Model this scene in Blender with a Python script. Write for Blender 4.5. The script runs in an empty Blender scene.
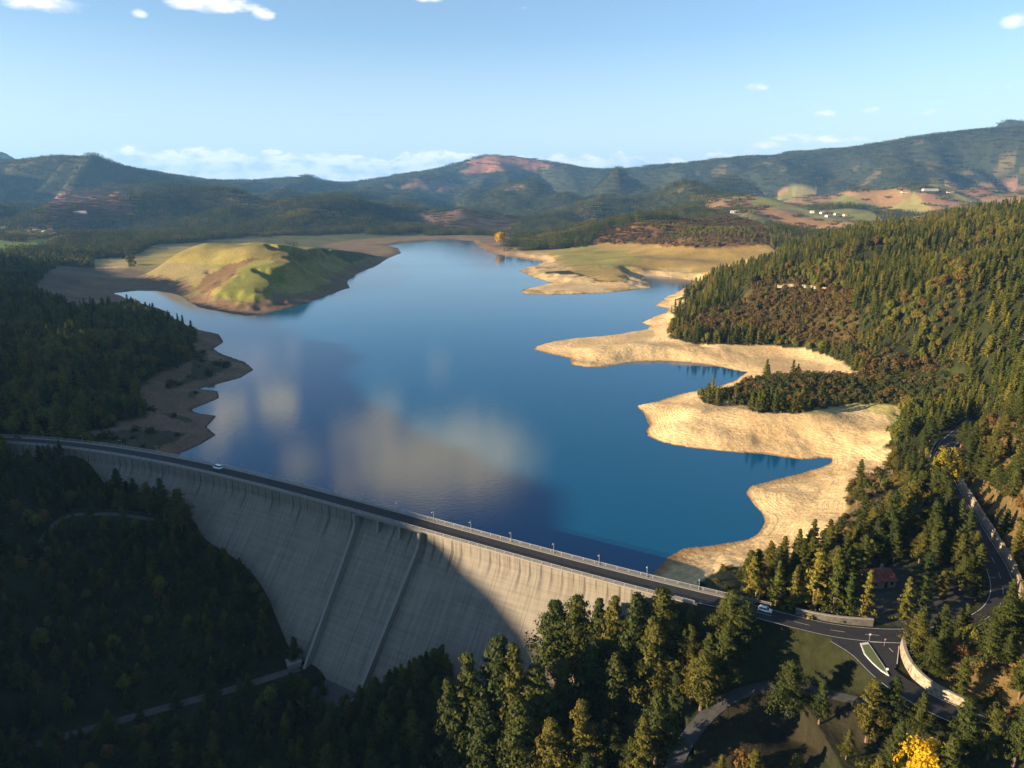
import bpy, math, random
import numpy as np
R=math.radians
rng=np.random.default_rng(7); random.seed(7)
sc=bpy.context.scene; col=sc.collection
# ---------------------------------------------------------------- camera numbers
F=682.; HC=144.; PIT=math.atan((384-195)/F); CP,SP=math.cos(PIT),math.sin(PIT)
SUN_AZ=R(252); SUN_EL=R(14)
def ray(px,py):
    a=(px-512)/F; b=-(py-384)/F
    return (a, CP+b*SP, -SP+b*CP)
def atz(px,py,z):
    d=ray(px,py); t=(z-HC)/d[2]; return (d[0]*t,d[1]*t,z)
def atY(px,py,Y):
    d=ray(px,py); t=Y/d[1]; return (d[0]*t,Y,HC+d[2]*t)
def proj(x,y,z):
    zz=z-HC; dep=np.maximum(y*CP-zz*SP,1e-3); up=y*SP+zz*CP
    return 512+F*x/dep, 384-F*up/dep, dep
# ---------------------------------------------------------------- noise
def _h(ix,iy,s):
    n=(ix.astype(np.int64)*374761393+iy.astype(np.int64)*668265263+s*974634777)&0xffffffff
    n=((n^(n>>13))*1274126177)&0xffffffff
    return ((n^(n>>16))&0xffff)/65535.*2*math.pi
def pn(x,y,s=0):
    x=np.asarray(x,float);y=np.asarray(y,float)
    ix=np.floor(x);iy=np.floor(y);fx=x-ix;fy=y-iy
    u=fx*fx*fx*(fx*(fx*6-15)+10);v=fy*fy*fy*(fy*(fy*6-15)+10)
    def g(a,b):
        t=_h(ix+a,iy+b,s); return np.cos(t)*(fx-a)+np.sin(t)*(fy-b)
    return 1.5*((g(0,0)*(1-u)+g(1,0)*u)*(1-v)+(g(0,1)*(1-u)+g(1,1)*u)*v)
def fbm(x,y,wl,o=4,s=0,gain=.5):
    t=0;a=1;f=1./wl
    for i in range(o):
        t=t+a*pn(x*f+13.7*i,y*f-7.1*i,s+i); a*=gain; f*=2.03
    return t
def sst(a,b,x):
    t=np.clip((x-a)/(b-a),0,1); return t*t*(3-2*t)
# ---------------------------------------------------------------- materials
def mat(name):
    m=bpy.data.materials.new(name); m.use_nodes=True
    nt=m.node_tree; p=nt.nodes['Principled BSDF']
    return m,nt,p
def N(nt,t,**k):
    n=nt.nodes.new(t)
    for a,b in k.items():
        if a.startswith('i_'):
            kk=a[2:]; kk=int(kk) if kk.isdigit() else kk.replace('_',' ')
            n.inputs[kk].default_value=b
        else: setattr(n,a,b)
    return n
def L(nt,a,b): nt.links.new(a,b)
def M2(nt,op,a,b=None,c=None,clamp=False):
    n=nt.nodes.new('ShaderNodeMath'); n.operation=op; n.use_clamp=clamp
    for i,v in enumerate((a,b,c)):
        if v is None: continue
        if isinstance(v,(int,float)): n.inputs[i].default_value=v
        else: nt.links.new(v,n.inputs[i])
    return n.outputs[0]
def MIX(nt,f,a,b,bt='MIX'):
    n=nt.nodes.new('ShaderNodeMix'); n.data_type='RGBA'; n.blend_type=bt
    for i,v in ((0,f),(6,a),(7,b)):
        if isinstance(v,(int,float)): n.inputs[i].default_value=v
        elif isinstance(v,tuple): n.inputs[i].default_value=(*v,1) if len(v)==3 else v
        else: nt.links.new(v,n.inputs[i])
    return n.outputs[2]
def RAMP(nt,fac,stops):
    n=nt.nodes.new('ShaderNodeValToRGB'); cr=n.color_ramp
    while len(cr.elements)<len(stops): cr.elements.new(.5)
    for e,(p,c) in zip(cr.elements,stops):
        e.position=p; e.color=(*c,1) if not isinstance(c,(int,float)) else (c,c,c,1)
    nt.links.new(fac,n.inputs[0]); return n.outputs[0]
def simple(name,c,rough=.7,metal=0,var=.25,scale=2.,bump=0.,spec=.3):
    m,nt,p=mat(name)
    tc=N(nt,'ShaderNodeNewGeometry')
    no=N(nt,'ShaderNodeTexNoise',i_Scale=scale,i_Detail=5.,i_Roughness=.6); L(nt,tc.outputs['Position'],no.inputs['Vector'])
    f=RAMP(nt,no.outputs[0],[(.3,tuple(x*(1-var) for x in c)),(.7,tuple(min(1,x*(1+var)) for x in c))])
    L(nt,f,p.inputs['Base Color']); p.inputs['Roughness'].default_value=rough; p.inputs['Metallic'].default_value=metal
    p.inputs['Specular IOR Level'].default_value=spec
    if bump:
        b=N(nt,'ShaderNodeBump',i_Strength=bump,i_Distance=.3); L(nt,no.outputs[0],b.inputs['Height']); L(nt,b.outputs[0],p.inputs['Normal'])
    return m
def foliage(name,c1,c2,c3=None,trans=.25):
    m,nt,p=mat(name)
    oi=N(nt,'ShaderNodeObjectInfo'); g=N(nt,'ShaderNodeNewGeometry')
    no=N(nt,'ShaderNodeTexNoise',i_Scale=.35,i_Detail=3.); L(nt,g.outputs['Position'],no.inputs['Vector'])
    st=[(0,c1),(.6,c2)]+([(1,c3)] if c3 else [])
    c=RAMP(nt,oi.outputs['Random'],st)
    c=MIX(nt,1.,c,RAMP(nt,no.outputs[0],[(.3,.7),(.7,1.3)]),'MULTIPLY')
    L(nt,c,p.inputs['Base Color']); p.inputs['Roughness'].default_value=.65; p.inputs['Specular IOR Level'].default_value=.15
    tr=N(nt,'ShaderNodeBsdfTranslucent'); L(nt,c,tr.inputs[0])
    mx=N(nt,'ShaderNodeMixShader'); mx.inputs[0].default_value=trans
    L(nt,p.outputs[0],mx.inputs[1]); L(nt,tr.outputs[0],mx.inputs[2])
    L(nt,mx.outputs[0],nt.nodes['Material Output'].inputs[0])
    return m
# ---------------------------------------------------------------- object helpers
class MB:
    def __init__(s): s.v=[];s.f=[];s.m=[]
    def face(s,pts,mi=0):
        n=len(s.v); s.v+=[tuple(p) for p in pts]; s.f.append(tuple(range(n,n+len(pts)))); s.m.append(mi)
    def box(s,c,sx,sy,sz,rz=0,mi=0,z0=None,taper=1.):
        ca,sa=math.cos(rz),math.sin(rz); n=len(s.v)
        zb=c[2]-sz/2 if z0 is None else z0; zt=zb+sz
        for z,k in ((zb,1.),(zt,taper)):
            for a,b in ((-1,-1),(1,-1),(1,1),(-1,1)):
                x=a*sx/2*k;y=b*sy/2*k
                s.v.append((c[0]+x*ca-y*sa,c[1]+x*sa+y*ca,z))
        for q in ((3,2,1,0),(4,5,6,7),(0,1,5,4),(1,2,6,5),(2,3,7,6),(3,0,4,7)):
            s.f.append(tuple(n+i for i in q)); s.m.append(mi)
    def tube(s,p0,p1,r0,r1,k=6,mi=0,cap=True):
        p0=np.array(p0,float);p1=np.array(p1,float);d=p1-p0;l=np.linalg.norm(d);
        if l<1e-6:return
        d/=l; u=np.cross(d,(0,0,1.)); 
        if np.linalg.norm(u)<1e-3:u=np.array((1.,0,0))
        u/=np.linalg.norm(u);w=np.cross(d,u);n=len(s.v)
        for p,r in((p0,r0),(p1,r1)):
            for i in range(k):
                a=2*math.pi*i/k; s.v.append(tuple(p+r*(math.cos(a)*u+math.sin(a)*w)))
        for i in range(k):
            j=(i+1)%k; s.f.append((n+i,n+k+i,n+k+j,n+j)); s.m.append(mi)
        if cap: s.f.append(tuple(n+k+i for i in range(k))[::-1]); s.m.append(mi)
    def loft(s,secs,close=True,mi=0,caps=True):
        n=len(s.v);k=len(secs[0])
        for c in secs: s.v+=[tuple(p) for p in c]
        for i in range(len(secs)-1):
            for j in range(k if close else k-1):
                a=n+i*k+j;b=n+i*k+(j+1)%k
                s.f.append((a,b,b+k,a+k)); s.m.append(mi)
        if caps and close:
            s.f.append(tuple(n+j for j in range(k))[::-1]); s.m.append(mi)
            s.f.append(tuple(n+(len(secs)-1)*k+j for j in range(k))); s.m.append(mi)
    def mesh(s,name,mats,smooth=False):
        me=bpy.data.meshes.new(name); me.from_pydata(s.v,[],s.f)
        for m in (mats if isinstance(mats,(list,tuple)) else [mats]): me.materials.append(m)
        me.polygons.foreach_set('material_index',s.m)
        if smooth: me.polygons.foreach_set('use_smooth',[True]*len(s.f))
        me.update(); return me
    def obj(s,name,mats,parent=None,smooth=False):
        return link(name,s.mesh(name,mats,smooth),parent)
def link(name,me,parent=None):
    o=bpy.data.objects.new(name,me); col.objects.link(o)
    if parent is not None: o.parent=parent
    return o
def tag(o,label=None,cat=None,group=None,kind=None):
    if label:o['label']=label
    if cat:o['category']=cat
    if group:o['group']=group
    if kind:o['kind']=kind
    return o
def thing(name,label,cat,loc=(0,0,0),rz=0,group=None):
    o=bpy.data.objects.new(name,None); col.objects.link(o); o.location=loc; o.rotation_euler=(0,0,rz); o.empty_display_size=1
    return tag(o,label,cat,group)
# ---------------------------------------------------------------- dam axis
_cx=np.array([-300,-282,-243,-206,-169,-144,-108,-66,-33,3,32,61,79,90.]);_cy=np.array([358,354,344,335,324,314,294,269,248,232,218,205,194,187.])
_cf=np.polyfit(_cx/100,_cy,3)
CXs=np.linspace(-330,84,1200); CYs=np.polyval(_cf,CXs/100)
_S=np.concatenate([[0],np.cumsum(np.hypot(np.diff(CXs),np.diff(CYs)))])
def crest(s):
    x=np.interp(s,_S,CXs);y=np.interp(s,_S,CYs)
    x2=np.interp(s+1,_S,CXs);y2=np.interp(s+1,_S,CYs);x1=np.interp(s-1,_S,CXs);y1=np.interp(s-1,_S,CYs)
    tx,ty=x2-x1,y2-y1;l=np.hypot(tx,ty);return x,y,tx/l,ty/l
def cp(s,off,z):          # off>0 : downstream (towards the valley)
    x,y,tx,ty=crest(s); return (float(x+ty*off),float(y-tx*off),float(z))
def s_of_x(x): return float(np.interp(x,CXs,_S))
ZC=14.; HW=4.8; ZK=8.5; SLP=.86
def foff(z): return HW if z>=ZK else HW+SLP*(ZK-z)-1.2*(1-math.exp(-(ZK-z)/2.5))
def face_px(px,py,ss=np.linspace(2,428,214),zz=np.linspace(13,-42,111)):
    SS,ZZ=np.meshgrid(ss,zz); x,y,tx,ty=crest(SS); o=np.vectorize(foff)(ZZ)
    a,b,_=proj(x+ty*o,y-tx*o,ZZ); i=np.argmin((a-px)**2+(b-py)**2)
    s=SS.flat[i];z=ZZ.flat[i]; return s,z,cp(s,foff(z),z)
S0=s_of_x(-292); S1=s_of_x(63)
# ---------------------------------------------------------------- roads (plan, heights)
def P3(l): return [atz(a,b,z) for a,b,z in l]
def smooth_line(pts,step=2.):
    p=np.array(pts,float);n=len(p);out=[]
    pp=np.vstack([2*p[0]-p[1],p,2*p[-1]-p[-2]])
    for i in range(1,n):
        a,b,c,d=pp[i-1],pp[i],pp[i+1],pp[i+2]; k=max(2,int(np.linalg.norm(c-b)/step))
        for t in np.arange(k)/k:
            out.append(.5*((2*b)+(-a+c)*t+(2*a-5*b+4*c-d)*t*t+(-a+3*b-3*c+d)*t**3))
    out.append(p[-1]); return np.array(out)
_e=s_of_x(70)
roadA=[cp(s,0,ZC) for s in np.linspace(_e-26,_e,4)]+P3([(800,623,14),(845,632,14),(900,636,14),(950,632,14.3),(990,616,15),(1003,594,15.7),(996,566,16.3),(981,540,17),(965,513,17.6),(950,488,18.2),(942,466,18.8),(946,446,19.2),(975,420,20)])
roadA=smooth_line(roadA)
roadA0=smooth_line([cp(s,0,ZC) for s in np.linspace(1,S0+4,8)])
roadJ=smooth_line(P3([(838,637,14),(862,652,13.9),(890,678,13.8),(930,703,13.6),(980,724,13.4),(1030,742,13),(1100,765,12.5),(1220,800,11)]))
roadB=smooth_line(P3([(905,706,11.5),(880,704,9),(850,699,5),(810,690,1),(764,687,-2),(722,703,-5),(692,733,-8),(674,768,-10),(668,830,-12)]))
roadC=smooth_line(P3([(300,668,-35),(230,690,-35),(150,712,-36),(70,735,-37),(0,755,-38),(-120,790,-39)]))
roadD=smooth_line(P3([(30,560,-6),(60,520,0),(105,514,1),(150,519,-2),(185,522,-6)]))
ROADS=[(roadA,4.3,1),(roadA0,4.3,1),(roadJ,4.6,1),(roadB,2.7,1),(roadC,2.3,1),(roadD,1.8,1)]
# ---------------------------------------------------------------- lake outline, traced and laid on the water plane
lake_px=[(181,453),(200,445),(216,435),(207,427),(216,416),(198,413),(192,410),(208,403),(220,398),(217,391),(199,389),(222,383),(240,378),(254,370),(246,362),(222,354),(214,349),(224,342),(219,334),(200,330),(178,322),(168,312),(152,306),(133,301),(114,293),(135,290.5),(156,291),(171,293),(181,296),(189,302),(199,307.6),(222,312),(246,316),(266,314),(286,309),(315,300),(339,291),(350,288),(347,281),(358,273),(376.5,266),(387,259),(401,253),(398,248),(385,246),(404,242.5),(430,240.5),(456,239.5),(473,241),(478,247),(487,251),(496,254.5),(518,257),(539,259.5),(543,262),(539,264.5),(528,267),(518,270),(530,276),(542,280),(552,283),(537,286),(523,289),(521,292),(526,294),(549,295),(573,294),(612,292.5),(630,290),(652,288),(650,283),(642,279),(640,276.5),(655,276.5),(668,277.5),(680,279),(694,281),(690,285),(684,288),(668,296),(654,306),(666,308),(668,311),(655,316),(642,322.6),(650,326),(647,329),(625,333),(602,336),(579,337.5),(555,341),(536,346),(533,349),(545,353),(569,358),(572,365),(588,367.5),(606,367),(622,364),(639,361.6),(660,361),(679,361.6),(700,364),(725,368),(747,372.5),(735,380),(712,388),(684,393),(660,400),(637,406),(644,414),(649,426),(645,431),(647,436),(661,442),(679,446),(720,451),(764,454.6),(785,458),(807,459.6),(822,458),(832,459),(831,463),(822,467),(800,473),(775,479),(750.5,486),(745.5,493),(753,504),(762,513),(765,521),(762,528),(757,534),(748,539),(737,541),(712,545),(684,547.6),(668,556),(652,572)]
LK=np.array([atz(a,b,0)[:2] for a,b in lake_px])
_sl=s_of_x(LK[0][0]+6); _sr=s_of_x(LK[-1][0]+3)
DAML=np.array([cp(s,-2.,0)[:2] for s in np.linspace(_sr,_sl,24)])
LKALL=np.vstack([LK,DAML])
def seg_dist(x,y,poly,closed=False,withz=False):
    P=np.asarray(poly,float); A=P[:-1];B=P[1:]
    if closed: A=P;B=np.roll(P,-1,0)
    best=np.full(x.shape,1e18);bz=np.zeros(x.shape)
    for a,b in zip(A,B):
        dx,dy=b[0]-a[0],b[1]-a[1];l=dx*dx+dy*dy+1e-9
        t=np.clip(((x-a[0])*dx+(y-a[1])*dy)/l,0,1)
        d=(x-a[0]-t*dx)**2+(y-a[1]-t*dy)**2; m=d<best
        best=np.where(m,d,best)
        if withz: bz=np.where(m,a[2]+t*(b[2]-a[2]),bz)
    return (np.sqrt(best),bz) if withz else np.sqrt(best)
def inside(x,y,P):
    c=np.zeros(np.shape(x),bool);n=len(P)
    for i in range(n):
        x1,y1=P[i];x2,y2=P[(i+1)%n]
        if y1==y2: continue
        m=((y1>y)!=(y2>y))&(x<(x2-x1)*(y-y1)/(y2-y1)+x1); c^=m
    return c
# ---------------------------------------------------------------- terrain control points
CT=[]
def cw(*a): CT.extend(a)
def cz(l): CT.extend(P3(l))
def cs(l,back=True,lift=0,bf=1.35,bd=5):
    for px,py,Y in l:
        CT.append(atY(px,py+lift,Y))
        if back: CT.append(atY(px,py+lift+bd,Y*bf))
for px,py in [(45,457),(95,470),(140,492),(180,518),(215,545),(250,572),(275,612),(290,645),(385,694),(420,672),(450,660),(490,664),(540,668),(600,655),(660,625)]:
    s,z,p=face_px(px,py); CT.append(p)
    q=np.array(p)+np.array([*(np.array(cp(s,1,0))-np.array(cp(s,0,0)))[:2],-.12])*14; CT.append(tuple(q))
cw((-72,214,-40),(-60,205,-40),(-85,180,-42),(-110,120,-45),(-120,50,-48),(-110,-40,-50),(-100,-200,-52),(-40,60,-44),(0,-100,-40),(20,40,-34))
cz([(-80,520,6),(-80,600,0),(-80,700,-12),(0,600,-8),(0,680,-22),(0,520,6),(0,470,12),(60,560,-5),(120,600,-16),(180,640,-27),(120,680,-30),(60,470,9)])
cz([(460,700,-32),(450,768,-34),(520,720,-25),(560,760,-25),(620,700,-10),(650,760,-11),(600,680,-14),(740,640,4),(800,665,9),(800,690,2),(840,670,10),(700,640,3),(720,680,0),(760,740,-6),(840,740,1),(880,760,3),(950,768,6),(1024,790,8)])
cz([(960,655,19),(1024,620,30),(1010,680,19),(930,650,15),(1100,660,30),(1100,600,44),(975,640,21)])
cz([(850,580,14),(890,590,14),(925,580,14.5),(800,600,13),(780,590,11),(720,592,11)])
cz([(800,540,9),(840,560,12),(870,540,14),(900,520,16),(880,500,14),(850,510,9),(850,470,6),(920,560,16),(880,470,13),(900,450,15),(835,490,5),(865,430,8),(920,430,17),(810,575,11),(760,580,7)])
cz([(990,490,24),(1010,530,24),(1024,570,24),(1024,500,34),(1080,540,38),(1024,440,42),(990,440,32),(1100,460,60),(1024,400,50),(970,430,24)])
cs([(1110,330,400),(1024,358,400),(985,385,405),(950,408,405)],False)
cz([(1024,372,12),(985,397,12),(1110,345,12)]) if False else None
cz([(720,392,8),(760,395,11),(800,385,15),(850,388,16),(890,380,15),(940,376,19),(930,400,17),(780,405,9),(850,405,10),(800,415,8),(860,415,8),(700,410,6),(980,372,22),(760,440,3.5),(700,430,4)])
cz([(850,350,14),(800,350,8),(900,355,20),(960,345,30),(700,330,14),(740,325,18),(690,345,6),(640,345,5),(600,348,4),(660,335,4),(760,350,6)])
cz([(760,310,30),(800,300,38),(740,290,38),(850,310,42),(900,320,42),(960,300,62),(1010,300,78),(1060,320,70),(850,275,62),(900,270,68),(700,300,16),(1120,300,90)])
cs([(685,291,930),(700,284,920),(720,279,920),(760,268,920),(800,252,930),(850,240,950),(900,228,980),(950,220,1000),(1024,207,1000),(1100,200,1000),(1250,190,1000)],False)
cw((420,1050,62),(560,1150,78),(330,1150,30),(700,1300,60),(250,1000,20),(900,1300,70))
cz([(600,265,14),(560,258,9),(640,268,13),(700,265,16),(620,285,4),(670,270,6),(740,262,20),(580,290,2.5),(540,262,5),(560,270,7),(520,250,8),(505,244,8),(500,247,6),(545,246,12),(600,250,16),(700,272,10),(720,262,17)])
cs([(690,216,1900),(640,222,1850),(740,222,1750),(720,213,2100),(600,238,1800),(660,236,1700),(700,240,1550),(770,228,1800)],False)
cs([(620,215,2250),(680,207,2500),(560,232,2200),(590,222,2250),(650,210,2400)],True,0,1.15,3)
cz([(540,243,14),(520,240,10)])
cs([(750,215,2600),(800,212,2600),(850,218,2100),(850,206,3000),(900,202,3400),(1000,200,3300),(800,201,3400),(960,194,4300),(1024,192,4300),(740,203,3200),(880,194,4300),(1100,195,3500),(1200,190,3500),(820,195,4200),(780,200,3800)],False)
cs([(595,172,6800),(640,164,6800),(680,160,6600),(700,158,6500),(750,155,6500),(800,150,6300),(850,147,6300),(900,138,6000),(960,131,5800),(1000,128,5650),(1024,126,5600),(1060,123,5600),(1100,120,5500),(1250,108,5500)],True,4)
cs([(760,188,5000),(850,188,5000),(940,186,4900),(1024,184,4800),(1100,180,4700)],False)
cs([(250,178,8600),(300,177,8600),(345,186,8400),(375,180,8200),(400,175,8000),(440,167,8000),(465,160,8000),(500,154,8000),(520,155,8000),(560,163,8000),(595,171,8000)],True,2)
cs([(640,180,5300),(560,182,5300),(500,186,5300),(700,184,5200),(740,187,5000),(440,192,5200)],True,2,1.12,4)
cs([(650,190,4200),(720,195,4200),(600,202,3800),(560,208,3500),(700,198,3700)],True,1,1.1,3)
cs([(535,222,3100),(505,230,2900),(470,234,2700),(440,236,2600),(640,206,3300),(580,215,3000)],False)
cs([(-60,190,2700),(60,200,2700),(130,186,3000),(180,178,3200),(250,182,3200),(330,190,3200),(400,196,3300),(470,208,3300),(515,220,3100)],True,3,1.18,10)
cs([(100,243,1850),(200,242,2000),(300,243,2150),(380,239,2350),(430,238,2500)],False)
cs([(-300,150,4500),(-150,158,4500),(-60,160,4700),(0,159,4800),(30,155,4800),(65,154,4900),(100,161,5000),(150,172,5200),(200,176,5400)],True,3)
cs([(-60,207,3700),(0,207,3700),(60,200,3900),(110,190,4100)],False)
cs([(30,185,4300),(80,175,4500)],False)
cz([(40,245,26),(0,243,28),(-60,245,30),(20,236,36),(60,236,34)])
cs([(78,216,2700),(30,222,2500),(0,218,2700)],False)
cs([(217,245,1270),(248,242,1300),(200,246,1260),(183,252,1230),(165,262,1200),(277,248,1290),(310,245,1380),(345,249,1500),(330,262,1180),(300,258,1160),(250,258,1130),(240,283,980),(290,270,1050),(265,300,890),(130,268,1300),(380,256,1650),(340,250,1800),(300,247,1700)],False)
cz([(100,272,7),(150,282,4),(60,290,9),(200,290,5),(120,260,10),(100,300,6),(170,272,8)])
cz([(0,262,42),(50,268,30),(0,285,26),(40,300,14),(90,280,10),(-60,270,45),(90,303,8)])
cs([(-80,322,600),(0,328,600),(60,320,640),(110,318,660),(150,322,650),(180,342,620)],False)
cz([(205,355,10),(150,380,14),(150,410,8),(120,425,9),(0,400,24),(60,380,28),(0,350,38),(100,350,34),(60,420,14),(0,435,14),(190,400,3.5),(180,430,3.5),(220,370,3.5),(-80,400,28),(140,345,24)])
# the hill outside the frame that throws the evening shade over the valley
SH=[(-600,-400,60),(-600,-200,84),(-600,-45,120),(-600,-10,139),(-600,22,152),(-600,45,156),(-600,70,159),(-600,110,164),(-610,170,158),(-640,260,142),(-700,343,145),(-720,470,150),(-850,650,140),(-1000,909,122),(-1300,1200,80),(-420,100,70),(-420,0,50),(-420,240,70),(-480,380,75),(-340,60,10),(-330,200,20),(-320,-200,-10),(-600,600,80),(-900,300,110),(-900,100,120),(-1200,-200,90),(-1200,600,90),(-2000,1500,60),(-2500,500,80),(-3500,2500,120),(-2000,-1000,80),(0,-1000,0),(1000,-1000,120),(1500,0,150),(400,0,40),(300,-300,30),(600,300,90),(200,100,24),(2500,1500,150),(2000,600,140),(-300,-1000,0),(-1000,-1000,100)]
CT+=SH
CT=np.array(CT,float)
_th=np.arctan2(CT[:,0],CT[:,1]);_lr=np.log(np.hypot(CT[:,0],CT[:,1]))
keep=[]
for i in range(len(CT)):
    if all((_th[i]-_th[j])**2+(_lr[i]-_lr[j])**2>2e-5 for j in keep): keep.append(i)
CT=CT[keep];_th=_th[keep];_lr=_lr[keep]
C2=.045**2
def _phi(a,b,c,d): return np.sqrt((a-c)**2+(b-d)**2+C2)
A=_phi(_th[:,None],_lr[:,None],_th[None],_lr[None]); n_=len(CT)
Q=np.vstack([np.ones(n_),_th,_lr]).T
BB=np.block([[A+np.eye(n_)*-2e-4,Q],[Q.T,np.zeros((3,3))]])
W=np.linalg.solve(BB,np.concatenate([CT[:,2],np.zeros(3)]))
def hland(x,y):
    th=np.arctan2(x,y);lr=np.log(np.maximum(np.hypot(x,y),5)); o=W[n_]+W[n_+1]*th+W[n_+2]*lr
    for i in range(n_): o=o+W[i]*_phi(th,lr,_th[i],_lr[i])
    return o
def height(x,y):
    r=np.hypot(x,y); h=hland(x,y)
    down=(y<np.interp(x,CXs,CYs,left=400,right=-1e9)-0.)&(x<CXs[-1])&(x>-330)
    far=sst(700,2500,r)
    n1_=fbm(x*1.25+60*pn(x/900,y/900,3),y*.6,860,3,11,.42); n2_=fbm(x*1.2,y*.65,430,2,17,.4)
    el_=(h-HC)/r; sk_=el_.max(axis=0,keepdims=True); fac=.12+.88*sst(0.,.016,sk_-el_)
    amp=np.clip((h-14)*1.15,0,260)*far*fac
    h=h+amp*(n1_+.38*n2_-.30)
    mid_=sst(760,900,r)*(1-sst(1900,2600,r)); h=h+np.clip((h-7)*.24,0,10)*mid_*(1.1*fbm(x,y*.8,210,3,507)-.1)
    h=h+np.clip((h-12)*.10,0,5)*(1-far)*fbm(x,y,110,3,21)+ .35*fbm(x,y,14,3,31)*(1-far)
    for kx,ky,kz,ka,ks in ((632,263,10,10,42),(668,266,8,9,40),(585,256,9,7,60),(700,257,14,12,60),(742,256,16,14,70),(558,275,4,4,30),(612,281,5,4,36),(192,262,22,11,52),(236,274,30,10,46),(285,262,30,12,55),(310,280,12,9,45),(700,352,5,5,24),(640,350,4,4,20),(590,352,3,3,18),(690,415,5,4,16),(760,425,4,5,18),(820,425,5,5,16),(700,435,3,3,12)):
        wx,wy,_=atz(kx,ky,kz); h=h+ka*np.exp(-((x-wx)**2/(ks*1.25)**2+(y-wy)**2/(ks*1.0)**2))
    lib=seg_dist(x,y,LK); ins=inside(x,y,LKALL)
    dn=lib+np.clip(r*.004,.4,5)*fbm(x,y,30,3,5)*(~ins)
    dn=np.maximum(dn,.0)
    k=1+sst(900,2600,r)*.0
    beach=(.13*dn+.0042*dn*dn)*(1+.75*fbm(x,y,75,3,77))+np.clip(dn*.12,0,2.2)*fbm(x,y,34,4,78)*(1-sst(900,1500,r)*.3)
    hl=np.maximum(h,3.0)
    for kx,ky,kz,ka,ks in ((700,352,5,3.5,24),(640,350,4,2.5,18),(590,352,3,2,14),(690,415,5,3,13),(755,425,4,3.5,15),(820,422,5,4,14),(720,437,3,2,10),(632,270,6,5,30),(600,287,3,2.5,26)):
        wx,wy,_=atz(kx,ky,kz); beach=beach+ka*np.exp(-((x-wx)**2/(ks*1.4)**2+(y-wy)**2/ks**2))*sst(2,14,dn)
    kk=2.5
    e=np.clip(.5+.5*(hl-beach)/kk,0,1); sm=hl*(1-e)+beach*e-kk*e*(1-e)
    sm=np.where(dn<8,np.maximum(sm,.05*dn),np.maximum(sm,.4))
    out=np.where(ins,-np.minimum(lib*.3,12)-.02,sm)
    out=np.where(down&~ins,h,out)
    for pl,w,_ in ROADS:
        d,z=seg_dist(x,y,pl[::2] if len(pl)>8 else pl,withz=True)
        bl=1-sst(w+1.5,w+11,d); bl=np.where(ins,0,bl)
        out=out*(1-bl)+(z-.25)*bl
    _d2=seg_dist(x,y,[cp(s,0,0)[:2] for s in np.linspace(s_of_x(-45),s_of_x(56),12)]); out=np.where(down&~ins&(x>-46)&(x<52)&(_d2<46),np.minimum(out,ZK-3.5-(_d2-HW)/.86+np.clip(-22-x,0,60)*.7),out)
    return out,ins,dn,down
# ---------------------------------------------------------------- terrain grid (polar, finer towards the viewer)
THI=R(42);a1=np.linspace(-THI,THI,760)
TH=np.concatenate([np.linspace(R(-179),-THI,90)[:-1],a1,np.linspace(THI,R(179),70)[1:]])
LR=np.concatenate([np.linspace(math.log(12),math.log(130),14)[:-1],np.linspace(math.log(130),math.log(2600),520)[:-1],np.linspace(math.log(2600),math.log(16000),230)[:-1],np.linspace(math.log(16000),math.log(30000),8)])
GT,GR=np.meshgrid(TH,np.exp(LR)); GX=GR*np.sin(GT); GY=GR*np.cos(GT)
GZ,INS,DN,DOWN=height(GX,GY)
_ti=np.arange(len(TH));_ri=np.arange(len(LR))
def gsample(x,y,G=None):
    G=GZ if G is None else G
    t=np.interp(np.arctan2(x,y),TH,_ti);l=np.interp(np.log(np.maximum(np.hypot(x,y),13)),LR,_ri)
    i=np.clip(t.astype(int),0,len(TH)-2);j=np.clip(l.astype(int),0,len(LR)-2);u=t-i;v=l-j
    return (G[j,i]*(1-u)+G[j,i+1]*u)*(1-v)+(G[j+1,i]*(1-u)+G[j+1,i+1]*u)*v
def ground(x,y): return float(gsample(np.array([float(x)]),np.array([float(y)]))[0])
PX,PY,PD=proj(GX,GY,GZ)
def pz(poly,y0,y1,soft=0,seed=1,amp=4):
    a=PX+amp*fbm(GX,GY,40+(y0*.03),3,seed);b=PY+amp*.4*fbm(GX,GY,40+(y0*.03),3,seed+9)
    return inside(a,b,poly)&(GY>y0)&(GY<y1)
C=np.zeros(GX.shape+(3,)); nz=fbm(GX,GY,70,4,91); nzf=fbm(GX,GY,260,4,92); nzm=fbm(GX,GY,700,3,93)
def setc(m,c,v=.15,n=None):
    n=nz if n is None else n
    w=m.astype(float)[...,None] if m.dtype==bool else m[...,None]
    C[:]=C*(1-w)+w*(np.array(c)*(1+v*n[...,None]))
FOR=np.ones(GX.shape)         # tree density mask
KIND=np.zeros(GX.shape,int)   # 0 conifer 1 autumn broadleaf 2 brown scrub 3 green shrub
allm=np.ones(GX.shape)
setc(allm,(.020,.024,.008),.35)
farr=GR>2300
# autumn patches on the slopes
m=farr&(nzf+.5*nzm>.62); setc(m,(.075,.062,.025),.3); KIND[m]=1
FLD=np.zeros(GX.shape,bool)
def field(poly,y0,y1,c,seed=1,amp=4,v=.2):
    global FLD
    m=pz(poly,y0,y1,0,seed,amp); setc(m,c,v); FOR[m]=0; FLD|=m
def wood(poly,y0,y1,c,k,dens=1.,seed=2,amp=7,v=.3):
    m=pz(poly,y0,y1,0,seed,amp); setc(m,c,v); FOR[m]=dens; KIND[m]=k
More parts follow.
